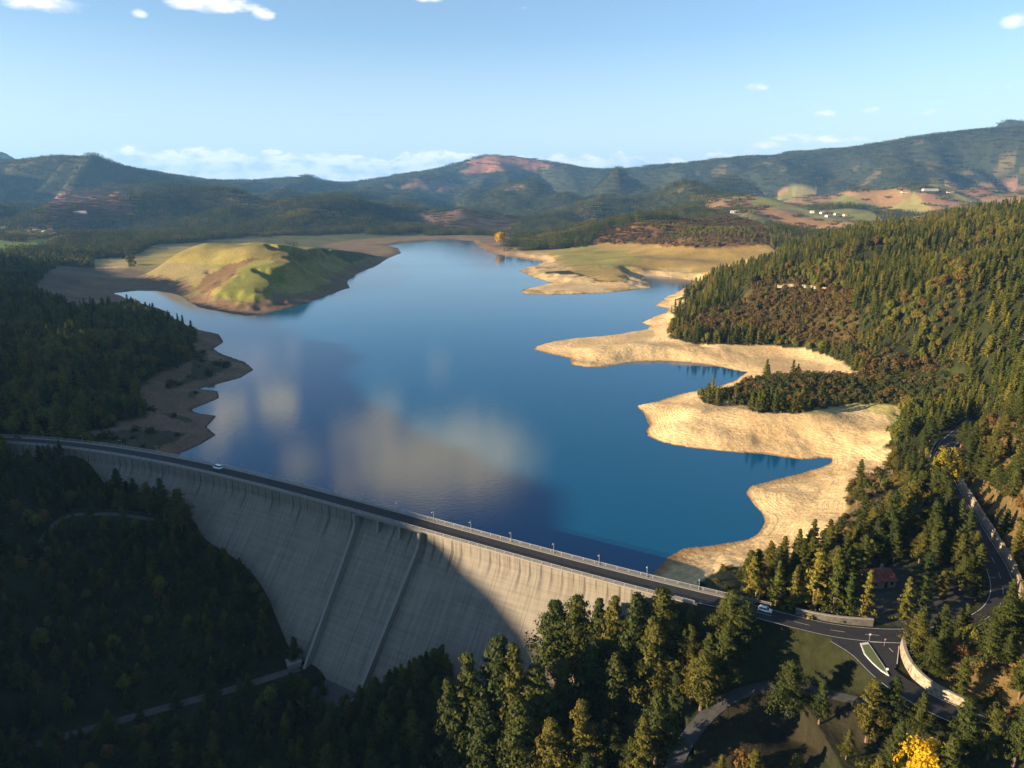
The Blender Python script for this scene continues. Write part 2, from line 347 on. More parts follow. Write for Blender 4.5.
# far right farmland: a patchwork
m=pz([(690,200),(740,196),(800,186),(860,192),(960,182),(1060,180),(1200,180),(1200,215),(1024,215),(800,235),(740,220),(700,214)],1900,5600,0,3,3)
ca=np.floor(GX/170+.6*pn(GX/500,GY/500,61));cb=np.floor(GY/330+.6*pn(GX/500,GY/500,62)); hh=_h(ca,cb,5)/(2*math.pi)
for lo,hi,c,f,k in [(0,.25,(.12,.12,.03),0,0),(.25,.5,(.20,.12,.05),.1,1),(.5,.72,(.15,.085,.05),.4,1),(.72,.87,(.025,.03,.01),1,0),(.87,1.01,(.18,.16,.05),.0,0)]:
    q=m&(hh>=lo)&(hh<hi); setc(q,c,.2); FOR[q]=f; KIND[q]=k
wood([(43,202),(60,193),(105,189),(132,199),(128,212),(100,222),(70,232),(52,222)],1900,4600,(.13,.06,.045),2)
wood([(455,175),(470,163),(500,152),(525,154),(560,168),(500,172)],6500,9500,(.16,.075,.05),2,.3)
wood([(380,188),(440,180),(470,184),(440,192)],4000,9500,(.15,.09,.055),2,.4)
wood([(395,198),(470,206),(520,222),(510,234),(440,232),(400,215)],2300,3300,(.075,.048,.032),2,.25)
wood([(590,243),(600,232),(650,216),(720,210),(770,222),(770,246),(700,252),(640,246)],1200,2150,(.12,.062,.028),2,.8,2,9)
wood([(640,225),(760,232),(760,246),(700,250)],1200,2000,(.10,.055,.025),1,.7,5,9)
wood([(0,232),(50,228),(62,232),(60,242),(20,240),(0,240)],1500,2500,(.13,.085,.04),1,.4)
field([(-90,242),(-20,240),(20,242),(48,239),(50,247),(0,256),(-90,256)],1300,2500,(.12,.17,.02))
field([(92,259),(128,258),(132,268),(95,269)],1000,1700,(.24,.19,.08))
field([(130,255),(200,232),(245,236),(300,240),(330,246),(390,254),(370,275),(300,306),(250,316),(225,306),(195,303),(190,292),(140,272)],850,1900,(.20,.165,.045))
field([(205,268),(262,262),(290,262),(282,286),(250,300),(215,300),(225,285)],850,1300,(.15,.15,.032),1,10)
field([(196,288),(214,272),(232,262),(250,256),(262,258),(240,268),(226,280),(214,300),(200,302)],850,1300,(.12,.075,.035),5,8)
field([(276,252),(300,250),(330,256),(300,262),(280,262)],1000,1500,(.13,.10,.03),6,8)
field([(600,262),(640,258),(662,266),(650,274),(615,270)],1000,1500,(.17,.095,.04),7,8)
field([(690,250),(760,246),(770,258),(700,264)],1100,1750,(.20,.115,.05),8,8)
field([(130,268),(175,262),(225,268),(190,285),(140,280)],900,1400,(.17,.14,.06))
field([(120,250),(250,236),(420,234),(470,243),(350,262),(300,247),(200,246)],1400,2600,(.07,.075,.025))
field([(505,245),(560,243),(620,243),(700,248),(770,245),(790,262),(720,275),(660,285),(600,280),(540,262)],1000,1750,(.24,.17,.055))
field([(555,250),(600,247),(650,256),(640,266),(600,269),(560,262)],1000,1750,(.19,.17,.045),1,14)
wood([(520,238),(560,226),(600,218),(700,204),(760,210),(700,216),(640,222),(600,234),(590,246),(560,247),(530,244)],1700,2700,(.025,.04,.016),0,1.)
# near right
wood([(672,330),(690,318),(730,308),(755,286),(800,283),(850,295),(850,330),(840,352),(800,345),(760,338),(700,336)],560,900,(.06,.042,.017),2,1.,7,16)
wood([(860,400),(870,380),(850,350),(900,360),(950,372),(940,400)],420,620,(.06,.045,.017),2,1.,8,14)
wood([(700,392),(722,382),(780,376),(860,372),(960,365),(960,392),(900,412),(850,410),(780,412),(730,402)],380,560,(.03,.036,.01),3,1.,9)
field([(800,412),(850,405),(900,405),(905,425),(870,440),(840,430)],360,470,(.26,.23,.09),8,2)
wood([(836,470),(870,440),(905,470),(890,520),(850,560),(830,540)],240,380,(.13,.09,.035),3,.75,10)
wood([(905,460),(950,440),(1040,400),(1060,600),(1010,640),(1000,520)],160,420,(.10,.068,.024),3,1.,12)
wood([(905,650),(950,650),(1060,640),(1060,735),(960,715),(915,685)],120,200,(.12,.08,.026),3,1.,13)
field([(735,612),(790,628),(850,650),(905,700),(860,712),(800,690),(760,680),(735,655)],140,230,(.019,.023,.007),14,2)  # grass triangle: soil colour lowered to carry the shade lying on it
field([(700,720),(760,690),(850,700),(880,740),(800,768),(700,768)],120,210,(.022,.020,.010),15,2)
wood([(70,300),(130,292),(120,308),(60,318)],600,1100,(.06,.055,.035),3,.2)
# left mud flats
field([(60,262),(120,265),(200,290),(215,330),(160,305),(110,318),(60,305),(30,290)],820,1300,(.12,.09,.06),4,3)
field([(150,385),(215,345),(260,360),(230,400),(220,440),(180,456),(90,448),(120,425),(160,418),(140,400)],330,640,(.12,.085,.06),5,2)
field([(85,432),(160,420),(175,452),(90,446)],330,440,(.14,.14,.115),6,2)
# drawdown band round the lake
lim=7.5+2.2*fbm(GX,GY,90,3,41)
SAND=sst(-.9,.9,lim-GZ+1.2*fbm(GX,GY,18,3,43))*(1-sst(-8,8,DN-(72+GR*.05)+14*fbm(GX,GY,40,3,44)))*((~DOWN)&(GR<3000)&(GR>205))
for _pl,_a,_b in (([(528,338),(600,334),(655,322),(668,337),(700,345),(800,346),(850,368),(800,382),(740,380),(528,375)],540,800),([(628,398),(690,392),(702,404),(760,413),(850,414),(885,414),(892,440),(835,470),(628,455)],335,480)):
    SAND=np.maximum(SAND,1.*pz(_pl,_a,_b,0,55,5))
SAND=SAND*(~INS)+INS
SAND[(GX>48)&(GR<250)&(DN>24)]=0
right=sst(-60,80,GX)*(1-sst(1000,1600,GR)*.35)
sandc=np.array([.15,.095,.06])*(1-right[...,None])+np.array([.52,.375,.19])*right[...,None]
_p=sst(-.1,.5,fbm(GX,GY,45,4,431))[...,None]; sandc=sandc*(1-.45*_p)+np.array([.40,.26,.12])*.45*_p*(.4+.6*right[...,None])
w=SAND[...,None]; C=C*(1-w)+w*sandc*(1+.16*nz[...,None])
fs=(SAND>.5)&(nz>.25)&(GR>1000)&(~INS); C[fs]=C[fs]*.5+np.array([.16,.14,.035])*.5
FOR[SAND>.35]=0; FOR[(GX>-60)&(GR>850)&(GR<1750)&(GZ<10)]=0; FOR[(GX>-60)&(GX<230)&(GR>850)&(GR<1350)&(GZ<24)]=0
C[INS]=(.03,.07,.07)
_cl=pz([(862,572),(905,562),(950,575),(975,590),(965,622),(900,628),(850,616)],150,260,0,33,2); FOR[_cl]=0; setc(_cl,(.045,.045,.035),.2)
_cl=inside(PX,PY,[(735,600),(1060,640),(1060,830),(640,830),(655,768),(700,700),(745,672)])&(GY<200)&(GX>40)&(KIND==0); FOR[_cl]=np.minimum(FOR[_cl],.10)
# bare earth beside roads, none under the dam
for pl,w_,_ in ROADS:
    d=seg_dist(GX,GY,pl[::2]); FOR[d<w_+1.6]=0
_dd=seg_dist(GX,GY,[cp(s,0,0)[:2] for s in np.linspace(S0-4,S1+4,40)]); _ddc=_dd; _fo=np.where(GZ>ZK,HW,HW+SLP*(ZK-GZ)); FOR[(_dd<9)|(DOWN&(_dd<_fo+.4)&(GX<70))]=0
_lb=(GX<-100)&(GR>330)&(GR<680)&(GZ>2.5)&(nz>-.05)&(FOR==0)&~INS&~DOWN; FOR[_lb]=.22; KIND[_lb]=3; setc(_lb,(.05,.045,.025),.3)
_q=(nz+.3*nzf<-.52)&(GR>430)&(GR<1700)&(FOR>0); FOR[_q]=.75; KIND[_q]=3
C=np.clip(C,.004,.6)
# high canopy relief far away where no single tree is built
cr=(GR>4200)&(FOR>0); GZ=GZ+np.where(cr,4*np.abs(fbm(GX,GY,70,2,51)),0)
nr,nc=GX.shape
me=bpy.data.meshes.new('terrain'); nv=nr*nc
idx=np.arange(nv).reshape(nr,nc)
q=np.stack([idx[:-1,:-1],idx[:-1,1:],idx[1:,1:],idx[1:,:-1]],-1).reshape(-1,4)
me.vertices.add(nv); me.vertices.foreach_set('co',np.stack([GX,GY,GZ],-1).astype(np.float32).ravel())
me.loops.add(q.size); me.loops.foreach_set('vertex_index',q[:,::-1].astype(np.int32).ravel())
me.polygons.add(len(q)); me.polygons.foreach_set('loop_start',np.arange(0,q.size,4,dtype=np.int32))
me.polygons.foreach_set('use_smooth',np.ones(len(q),bool)); me.update(calc_edges=True)
ca_=me.color_attributes.new('soil','FLOAT_COLOR','POINT'); ca_.data.foreach_set('color',np.concatenate([C,SAND[...,None]],-1).astype(np.float32).ravel())
m,nt,p=mat('terrain_soil')
at=N(nt,'ShaderNodeAttribute',attribute_name='soil'); g=N(nt,'ShaderNodeNewGeometry')
n1=N(nt,'ShaderNodeTexNoise',i_Scale=.35,i_Detail=8.,i_Roughness=.65); L(nt,g.outputs['Position'],n1.inputs['Vector'])
n2=N(nt,'ShaderNodeTexNoise',i_Scale=.03,i_Detail=6.,i_Roughness=.6); L(nt,g.outputs['Position'],n2.inputs['Vector'])
base=MIX(nt,1.,at.outputs['Color'],RAMP(nt,n1.outputs[0],[(.25,.62),(.75,1.35)]),'MULTIPLY')
base=MIX(nt,1.,base,RAMP(nt,n2.outputs[0],[(.3,.8),(.7,1.18)]),'MULTIPLY')
sx=N(nt,'ShaderNodeSeparateXYZ'); L(nt,g.outputs['Position'],sx.inputs[0])
zz=M2(nt,'ADD',sx.outputs[2],M2(nt,'MULTIPLY',n2.outputs[0],2.2))
wv=M2(nt,'SINE',M2(nt,'MULTIPLY',zz,8.5)); wv2=M2(nt,'SINE',M2(nt,'MULTIPLY',zz,21.))
st=M2(nt,'MULTIPLY',M2(nt,'ADD',M2(nt,'MULTIPLY',wv,.6),M2(nt,'MULTIPLY',wv2,.4)),RAMP(nt,n2.outputs[0],[(.38,.3),(.55,1.)]))
stc=RAMP(nt,M2(nt,'ADD',M2(nt,'MULTIPLY',st,.5),.5),[(0.,.84),(.45,1.),(1.,1.07)])
base=MIX(nt,at.outputs['Alpha'],base,MIX(nt,1.,base,stc,'MULTIPLY'))
# wet rim at the water line
wet=M2(nt,'MULTIPLY',RAMP(nt,sx.outputs[2],[(.0,1.),(.45,0.)]),at.outputs['Alpha'])
base=MIX(nt,wet,base,MIX(nt,1.,base,(.5,.42,.36),'MULTIPLY'))
L(nt,base,p.inputs['Base Color']); p.inputs['Roughness'].default_value=.9; p.inputs['Specular IOR Level'].default_value=.15
hb=M2(nt,'ADD',M2(nt,'MULTIPLY',n1.outputs[0],1.),M2(nt,'MULTIPLY',M2(nt,'MULTIPLY',st,at.outputs['Alpha']),.10))
b=N(nt,'ShaderNodeBump',i_Strength=.85,i_Distance=1.); L(nt,hb,b.inputs['Height']); L(nt,b.outputs[0],p.inputs['Normal'])
me.materials.append(m)
tag(link('terrain',me),kind='structure')
# ---------------------------------------------------------------- water
WM=(INS|(DN<14))&(~(DOWN&~INS))&(GR<3200)
vm=WM[:-1,:-1]&WM[:-1,1:]&WM[1:,1:]&WM[1:,:-1]
wq=q.reshape(nr-1,nc-1,4)[vm]; used=np.unique(wq); rm=np.zeros(nv,int); rm[used]=np.arange(len(used))
X_,Y_=GX.ravel()[used],GY.ravel()[used]
# keep the sheet behind the upstream face
yc=np.interp(X_,CXs,CYs); sl=(np.interp(X_+1,CXs,CYs)-np.interp(X_-1,CXs,CYs))/2
me=bpy.data.meshes.new('lake_water'); me.from_pydata([(float(a),float(b_),0.) for a,b_ in zip(X_,Y_)],[],[tuple(int(i) for i in f[::-1]) for f in rm[wq]])
m,nt,p=mat('lake_water')
g=N(nt,'ShaderNodeNewGeometry'); nn=N(nt,'ShaderNodeTexNoise',i_Scale=.5,i_Detail=4.); mp=N(nt,'ShaderNodeMapping'); mp.inputs['Scale'].default_value=(.6,1.6,1)
L(nt,g.outputs['Position'],mp.inputs[0]); L(nt,mp.outputs[0],nn.inputs['Vector'])
n3=N(nt,'ShaderNodeTexNoise',i_Scale=.004,i_Detail=3.); L(nt,mp.outputs[0],n3.inputs['Vector'])
b=N(nt,'ShaderNodeBump',i_Strength=.11,i_Distance=.3); L(nt,nn.outputs[0],b.inputs['Height']); L(nt,b.outputs[0],p.inputs['Normal'])
p.inputs['Base Color'].default_value=(.0,.062,.142,1); 
L(nt,RAMP(nt,n3.outputs[0],[(.35,.03),(.7,.10)]),p.inputs['Roughness']); p.inputs['IOR'].default_value=1.333
me.materials.append(m); tag(link('lake_water',me),kind='structure')
# ---------------------------------------------------------------- dam
m,nt,p=mat('dam_concrete')
uv=N(nt,'ShaderNodeUVMap'); su=N(nt,'ShaderNodeSeparateXYZ'); L(nt,uv.outputs[0],su.inputs[0])
U,V=su.outputs[0],su.outputs[1]       # metres along the crest, height in metres
g=N(nt,'ShaderNodeNewGeometry')
na=N(nt,'ShaderNodeTexNoise',i_Scale=.12,i_Detail=8.,i_Roughness=.65); L(nt,g.outputs['Position'],na.inputs['Vector'])
cmb=N(nt,'ShaderNodeCombineXYZ'); L(nt,M2(nt,'MULTIPLY',U,.9),cmb.inputs[0]); L(nt,M2(nt,'MULTIPLY',V,.05),cmb.inputs[1])
ns=N(nt,'ShaderNodeTexNoise',i_Scale=1.,i_Detail=5.,i_Roughness=.6); L(nt,cmb.outputs[0],ns.inputs['Vector'])
cmh=N(nt,'ShaderNodeCombineXYZ'); L(nt,M2(nt,'MULTIPLY',U,.03),cmh.inputs[0]); L(nt,M2(nt,'MULTIPLY',V,1.1),cmh.inputs[1])
nh=N(nt,'ShaderNodeTexNoise',i_Scale=1.,i_Detail=3.); L(nt,cmh.outputs[0],nh.inputs['Vector'])
c=MIX(nt,na.outputs[0],(.125,.112,.092),(.235,.21,.165))
c=MIX(nt,1.,c,RAMP(nt,ns.outputs[0],[(.3,.72),(.62,1.1)]),'MULTIPLY')
c=MIX(nt,1.,c,RAMP(nt,nh.outputs[0],[(.35,.9),(.6,1.06)]),'MULTIPLY')
# dark run-off stains under the drain holes: narrow wedges fading downwards, each with its own length
cell=M2(nt,'FLOOR',M2(nt,'DIVIDE',M2(nt,'ADD',U,M2(nt,'MULTIPLY',ns.outputs[0],1.2)),4.3)); wn=N(nt,'ShaderNodeTexWhiteNoise',noise_dimensions='1D'); L(nt,cell,wn.inputs['W'])
uu=M2(nt,'ABSOLUTE',M2(nt,'SUBTRACT',M2(nt,'FRACT',M2(nt,'DIVIDE',M2(nt,'ADD',U,M2(nt,'MULTIPLY',ns.outputs[0],1.2)),4.3)),.5))
dep=M2(nt,'SUBTRACT',13.4,V)
ln=M2(nt,'ADD',4.,M2(nt,'MULTIPLY',wn.outputs[0],7.))
wd=M2(nt,'ADD',.07,M2(nt,'MULTIPLY',dep,.022))
st=M2(nt,'MULTIPLY',M2(nt,'SUBTRACT',1.,M2(nt,'DIVIDE',uu,wd),clamp=True),M2(nt,'SUBTRACT',1.25,M2(nt,'DIVIDE',dep,ln),clamp=True))
st=M2(nt,'MULTIPLY',M2(nt,'MULTIPLY',st,M2(nt,'ADD',.35,wn.outputs[0])),2.1,clamp=True)
c=MIX(nt,M2(nt,'MULTIPLY',st,.85),c,(.07,.062,.055))
# grime on the upper third, lift joints
c=MIX(nt,M2(nt,'MULTIPLY',RAMP(nt,na.outputs[0],[(.5,0.),(.72,1.)]),.45),c,(.16,.15,.14))
lj=M2(nt,'LESS_THAN',M2(nt,'FRACT',M2(nt,'DIVIDE',V,1.9)),.07); c=MIX(nt,M2(nt,'MULTIPLY',lj,.35),c,(.15,.14,.13))
vj=M2(nt,'LESS_THAN',M2(nt,'FRACT',M2(nt,'DIVIDE',U,16.8)),.012); c=MIX(nt,M2(nt,'MULTIPLY',vj,.7),c,(.08,.075,.07))
L(nt,c,p.inputs['Base Color']); p.inputs['Roughness'].default_value=.85; p.inputs['Specular IOR Level'].default_value=.2
b=N(nt,'ShaderNodeBump',i_Strength=.5,i_Distance=.15); L(nt,na.outputs[0],b.inputs['Height']); L(nt,b.outputs[0],p.inputs['Normal'])
M_DAM=m
def strip_uv(me,uvs):
    l=me.uv_layers.new(name='UVMap')
    for lp in me.loops: l.data[lp.index].uv=uvs[lp.vertex_index]
M_CON=simple('pale_concrete',(.20,.185,.16),.8,var=.2,scale=1.5)
M_ASP=simple('asphalt',(.020,.020,.022),.85,var=.25,scale=.6)
M_ASP2=simple('worn_asphalt',(.045,.046,.048),.85,var=.3,scale=.4)
M_WHITE=simple('white_road_paint',(.45,.45,.44),.6,var=.3,scale=2)
M_RAIL=simple('galvanised_rail',(.38,.38,.37),.45,.5,var=.15)
M_STONE=simple('stone_masonry',(.27,.215,.15),.85,var=.55,scale=1.,bump=1.)
M_TRACK=simple('gravel_track',(.07,.065,.06),.9,var=.25,scale=.5)
sA,_,_=face_px(357,513); sB,_,_=face_px(424,540)
spillA,spillB=sA,sB
sAb,zAb,_=face_px(305,672); sBb,zBb,_=face_px(362,698)
dam=thing('dam','long curved grey concrete gravity dam holding back the lake, stained below its crest','dam')
def damwall(sa,sb,prof,name,n):
    V_=[];UV=[];Fc=[]
    ss=np.linspace(sa,sb,n); k=len(prof)
    for s in ss:
        for o,z in prof: V_.append(cp(s,o,z)); UV.append((s,z))
    for i in range(n-1):
        for j in range(k-1):
            a=i*k+j; Fc.append((a,a+1,a+k+1,a+k))
    V2=len(V_)
    Fc.append(tuple(range(k))[::-1]); Fc.append(tuple((n-1)*k+j for j in range(k)))
    me=bpy.data.meshes.new(name); me.from_pydata(V_,[],Fc); me.materials.append(M_DAM); strip_uv(me,UV)
    return link(name,me,dam)
zs=list(np.arange(ZK,-48.1,-1.5))
prof=[(-HW+.3,-14),(-HW+.3,ZC-.3),(HW,ZC-.3),(HW,ZC-1.)]+[(foff(z),z) for z in zs]
damwall(S0-6,sA,prof,'dam_wall',90); damwall(sB,S1,prof,'dam_wall',50)
rec=2.6
def foffs(z): 
    return HW-rec if z>10.5 else min(HW-rec+.5*(10.5-z)**1.35, foff(z)-.15) 
profs=[(-HW+.3,-14),(-HW+.3,ZC-.3),(HW-rec,ZC-.3)]+[(foffs(z),z) for z in [12,10.5,9.8,9,8,7,6,5,4,3,2]+list(np.arange(.5,-48,-1.5))]
damwall(sA+.002,sB-.002,profs,'spillway_face',24)
# deck over the spillway openings, its piers
mb=MB(); ss=np.linspace(sA,sB,16)
mb.loft([[cp(s,HW-rec+.004,ZC-.3),cp(s,HW+.25,ZC-.3),cp(s,HW+.25,ZC-1.1),cp(s,HW-rec+.004,ZC-1.1)] for s in ss]); mb.obj('spillway_deck',M_CON,dam)
for k in (1,2):
    s=sA+(sB-sA)*k/3.; mb=MB()
    mb.loft([[cp(s+d,HW-rec-.5,ZC-1.1),cp(s+d,HW+.1,ZC-1.1),cp(s+d,HW+.5,ZC-4.5),cp(s+d,HW+1.2,8),cp(s+d,HW-rec-.5,8)] for d in (-.5,.5)]); mb.obj('pier',M_CON,dam)
def guide(st,sbm,name,flare):
    mb=MB(); secs=[]
    for t in np.linspace(0,1,40):
        z=12.6+(-37.5-12.6)*t; s=st+(sbm-st)*t
        h=2.2
        secs.append([cp(s-.6,foff(z)-3,z),cp(s-.6,foff(z)+h*1.1,z+h*.55),cp(s+.6,foff(z)+h*1.1,z+h*.55),cp(s+.6,foff(z)-3,z)])
    # levelled training wall beyond the toe
    o=foff(-37.5)
    for t in np.linspace(.1,1,8):
        s=sbm+flare*t
        secs.append([cp(s-.4,o+11*t-2,-44),cp(s-.4,o+11*t+1,-36.2-1.2*t),cp(s+.4,o+11*t+1,-36.2-1.2*t),cp(s+.4,o+11*t-2,-44)])
    mb.loft(secs); return mb.obj('guide_wall',M_CON,dam)
guide(sA,sAb,'guide_wall',-3.); guide(sB,sBb,'guide_wall',-2.5)
o_=foff(-37.5); mb=MB()
mb.loft([[cp(s,o_-2,-37.2),cp(s,o_+9,-38.2),cp(s,o_+9,-46),cp(s,o_-2,-46)] for s in np.linspace(sAb-2,sBb-1,10)]); mb.obj('apron',M_TRACK,dam)
mb=MB(); mb.loft([[cp(s,o_+12,-44),cp(s,o_+12,-38.6),cp(s,o_+12.8,-38.6),cp(s,o_+12.8,-44)] for s in np.linspace(sAb-4,sBb-2,10)]); mb.obj('end_sill',M_CON,dam)
# valve house at the foot of the left guide wall
x,y,z=cp(sAb-5,foff(-36)+3,-36); mb=MB(); mb.box((x,y,-35),5,4,3.4,.5); mb.box((x,y,-33.2),5.6,4.6,.3,.5); mb.obj('valve_chamber',M_CON,dam)
# pavements (kerb steps) and copings of the crest
Sx=s_of_x(78)
def along(sa,sb,prof,name,mt,n=120,parent=dam):
    mb=MB(); mb.loft([[cp(s,o,z) for o,z in prof] for s in np.linspace(sa,sb,n)]); return mb.obj(name,mt,parent)
along(S0-6,S1,[(HW-.6,ZC-.28),(HW-.6,ZC+.13),(HW+.12,ZC+.13),(HW+.12,ZC-.28)][::-1],'downstream_pavement',M_CON)
along(S0-6,Sx,[(-HW,ZC-.28),(-HW,ZC+.15),(-HW+1.7,ZC+.15),(-HW+1.7,ZC-.28)][::-1],'upstream_pavement',M_CON)
# railings
def railing(off,sa,sb,label,gap):
    t=thing('crest_railing',label,'railing',cp(sa,off,ZC+.14),0)
    org=np.array(t.location)
    n=int((sb-sa)/gap)
    for hz,rr in ((1.08,.07),(.72,.035),(.38,.035)):
        mb=MB(); ss=np.linspace(sa,sb,n*2)
        secs=[]
        for s in ss:
            c0=np.array(cp(s,off,ZC+.14+hz))-org; nn_=np.array(cp(s,off+1,ZC+.14+hz))-org-c0
            secs.append([tuple(c0+rr*(a*nn_+b*np.array((0,0,1.)))) for a,b in ((-1,-1),(1,-1),(1,1),(-1,1))])
        mb.loft(secs); mb.obj('rail',M_RAIL,t)
    pm=MB(); pm.box((0,0,.55),.16,.16,1.1,z0=0.); pm.box((0,0,1.12),.2,.2,.06); pme=pm.mesh('post',M_RAIL)
    for i in range(n+1):
        s=sa+(sb-sa)*i/n; o=link('post',pme,t); c0=np.array(cp(s,off,ZC+.14))-org; o.location=c0; x,y,tx,ty=crest(s); o.rotation_euler=(0,0,math.atan2(ty,tx))
railing(HW-.1,S0,S1-1,'long steel post and rail fence on the valley edge of the dam crest',3.9)
railing(-HW+.15,S0,s_of_x(83),'long steel post and rail fence on the lake edge of the dam crest',4.35)
# roads
def ribbon(pl,hw,z,mb,mi=0,o0=None,o1=None):
    p=np.asarray(pl);t=np.gradient(p[:,:2],axis=0);t/=np.linalg.norm(t,axis=1)[:,None]+1e-9
    a=-hw if o0 is None else o0;b_=hw if o1 is None else o1
    secs=[[(p[i,0]-t[i,1]*a,p[i,1]+t[i,0]*a,p[i,2]+z),(p[i,0]-t[i,1]*b_,p[i,1]+t[i,0]*b_,p[i,2]+z)] for i in range(len(p))]
    mb.loft(secs,close=False,mi=mi)
mb=MB(); ln=np.array([cp(s,0,ZC) for s in np.linspace(0,_e-24,150)]); full=np.vstack([ln,roadA[np.arange(len(roadA))>3]])
ribbon(full,3.75,.0,mb); ribbon(roadJ,4.1,-.008,mb); 
ribbon(roadB,2.3,.0,mb,1); 
# junction filler between the two roads
fl=P3([(828,636,13.99),(900,641,13.99),(896,668,13.9),(880,671,13.87)]); mb.face([(a,b_,c_-.012) for a,b_,c_ in fl][::-1])
tag(mb.obj('road',[M_ASP,M_ASP2]),kind='structure')
mb=MB(); ribbon(roadC,1.9,.03,mb); ribbon(roadD,1.5,.03,mb); tag(mb.obj('track',M_TRACK),kind='structure')
mb=MB()
ribbon(full,0,.006,mb,0,-3.5,-3.36); ribbon(full[80:],0,.006,mb,0,3.36,3.5)
for i in range(158,len(full)-4,5): ribbon(full[i:i+3],0,.006,mb,0,-.06,.06)
ribbon(roadJ,0,.002,mb,0,-3.85,-3.67); ribbon(roadJ[12:],0,.002,mb,0,3.67,3.85)
for i in range(16,len(roadJ)-4,5): ribbon(roadJ[i:i+3],0,.002,mb,0,-.06,.06)
tag(mb.obj('road_markings',M_WHITE),kind='structure')
# ---------------------------------------------------------------- trees
M_BARK=simple('bark',(.13,.085,.055),.9,var=.4,scale=3)
M_PINE=foliage('pine_needles',(.024,.036,.006),(.048,.055,.008),(.088,.078,.011),.22)
M_FIR=foliage('fir_needles',(.034,.052,.008),(.078,.090,.012),(.16,.135,.018),.28)
M_OLIVE=foliage('autumn_leaves',(.10,.118,.016),(.15,.13,.02),(.12,.065,.02),.3)
M_BROWN=foliage('brown_scrub_leaves',(.080,.052,.016),(.105,.070,.022),(.075,.062,.017),.25)
M_GREENB=foliage('green_scrub_leaves',(.026,.036,.007),(.045,.05,.009),(.08,.06,.016),.2)
M_GOLD=foliage('golden_leaves',(.46,.29,.008),(.52,.34,.012),None,.4)
M_GOLD2=foliage('yellow_leaves',(.19,.16,.012),(.23,.18,.015),None,.35)
def crown(kind,H,Rr,ncl,nq,fs,seed):
    r=np.random.default_rng(seed); P=[];
    ga=2.39996
    for i in range(ncl):
        u=(i+.5)/ncl; az=i*ga+r.normal(0,.25)
        if kind in('pine','fir'):
            nb=6 if kind=='pine' else 4; bi=i//nb; bu=(bi+.5)/(ncl/nb); rb=random.Random(seed*977+bi); baz=bi*ga+rb.gauss(0,.3)
            bl=rb.uniform(.62,1.18)*(1 if rb.random()>.1 else .5); q_=(i%nb+.6)/nb
        if kind=='pine':
            t0=.20+.79*(1-(1-bu)**.85); env=Rr*min(1.,(1.03-t0)/.74)**.95*(.7+.3*min(1,(t0-.16)/.2))*bl
            rad=env*q_*1.02; az=baz+r.normal(0,.12); t=t0; c=(rad*math.cos(az),rad*math.sin(az),H*t0+.10*rad+r.normal(0,.15)); cs_=(1.,1.,.42)
        elif kind=='fir':
            t0=.05+.94*bu**.9; env=Rr*(1.03-t0)**.85*bl; rad=env*q_; az=baz+r.normal(0,.12); t=t0
            c=(rad*math.cos(az),rad*math.sin(az),H*t0-.22*rad); cs_=(.9,.9,.38)
        elif kind=='pinex':
            t=.24+.76*(1-(1-u)**.8) if True else u; t=t+r.normal(0,.012)
            env=Rr*min(1.,(1.03-t)/.58)**.9*(.72+.28*math.sin(seed+az*2+t*9))*(.75+.25*min(1,(t-.18)/.2))
            rad=env*r.uniform(.25,1.)**.6; c=(rad*math.cos(az),rad*math.sin(az),H*t+.03*rad*H*.1); cs_=(.95,.95,.5)
        elif kind=='fir':
            t=.06+.94*u**.85; env=Rr*(1.02-t)**.85*(.85+.3*(r.random()-.5)); rad=env*r.uniform(.35,1.)**.6
            c=(rad*math.cos(az),rad*math.sin(az),H*t-.25*rad); cs_=(.8,.8,.4)
        elif kind=='round':
            ph=math.acos(1-1.75*u); rr=Rr*(.55+.45*r.random()**.5)*(.85+.22*math.sin(3*az+seed)*math.sin(2*ph+seed))
            c=(rr*math.sin(ph)*math.cos(az),rr*math.sin(ph)*math.sin(az),H*.58+rr/Rr*H*.42*math.cos(ph)); cs_=(.9,.9,.75)
        else: # bush
            ph=math.acos(1-1.1*u); rr=Rr*(.5+.5*r.random()**.5)*(.8+.3*math.sin(3*az+seed))
            c=(rr*math.sin(ph)*math.cos(az),rr*math.sin(ph)*math.sin(az),H*.15+rr/Rr*H*.85*math.cos(ph)); cs_=(.8,.8,.7)
        cl=Rr*{'pine':.30,'fir':.26,'round':.30,'bush':.34}[kind]*r.uniform(.7,1.25)
        if kind in('pine','fir'): cl*=(.55+.45*(1.05-t))
        d=r.normal(0,1,(nq,3)); d/=np.linalg.norm(d,axis=1)[:,None]; rr=r.random(nq)**.4
        o=d*rr[:,None]*np.array(cs_)*cl+np.array(c)
        ax=np.array([0,0,H*(.5 if kind!='bush' else .2)]); out=o-ax; out[:,2]*=Rr/H*1.3; out/=np.linalg.norm(out,axis=1)[:,None]+1e-6
        nm=.75*d+.8*out+r.normal(0,.45,(nq,3)); nm/=np.linalg.norm(nm,axis=1)[:,None]
        P.append((o,nm))
    O=np.vstack([a for a,_ in P]);Nm=np.vstack([b for _,b in P]); k=len(O)
    t1=np.cross(Nm,r.normal(0,1,(k,3)));t1/=np.linalg.norm(t1,axis=1)[:,None]+1e-9;t2=np.cross(Nm,t1)
    s=fs*r.uniform(.6,1.35,(k,1))
    V_=np.stack([O+t1*s,O-t1*s*.5+t2*s*.85,O-t1*s*.5-t2*s*.85],1).reshape(-1,3); V_[:,2]=np.maximum(V_[:,2],.05)
    return V_,np.arange(3*k).reshape(-1,3)
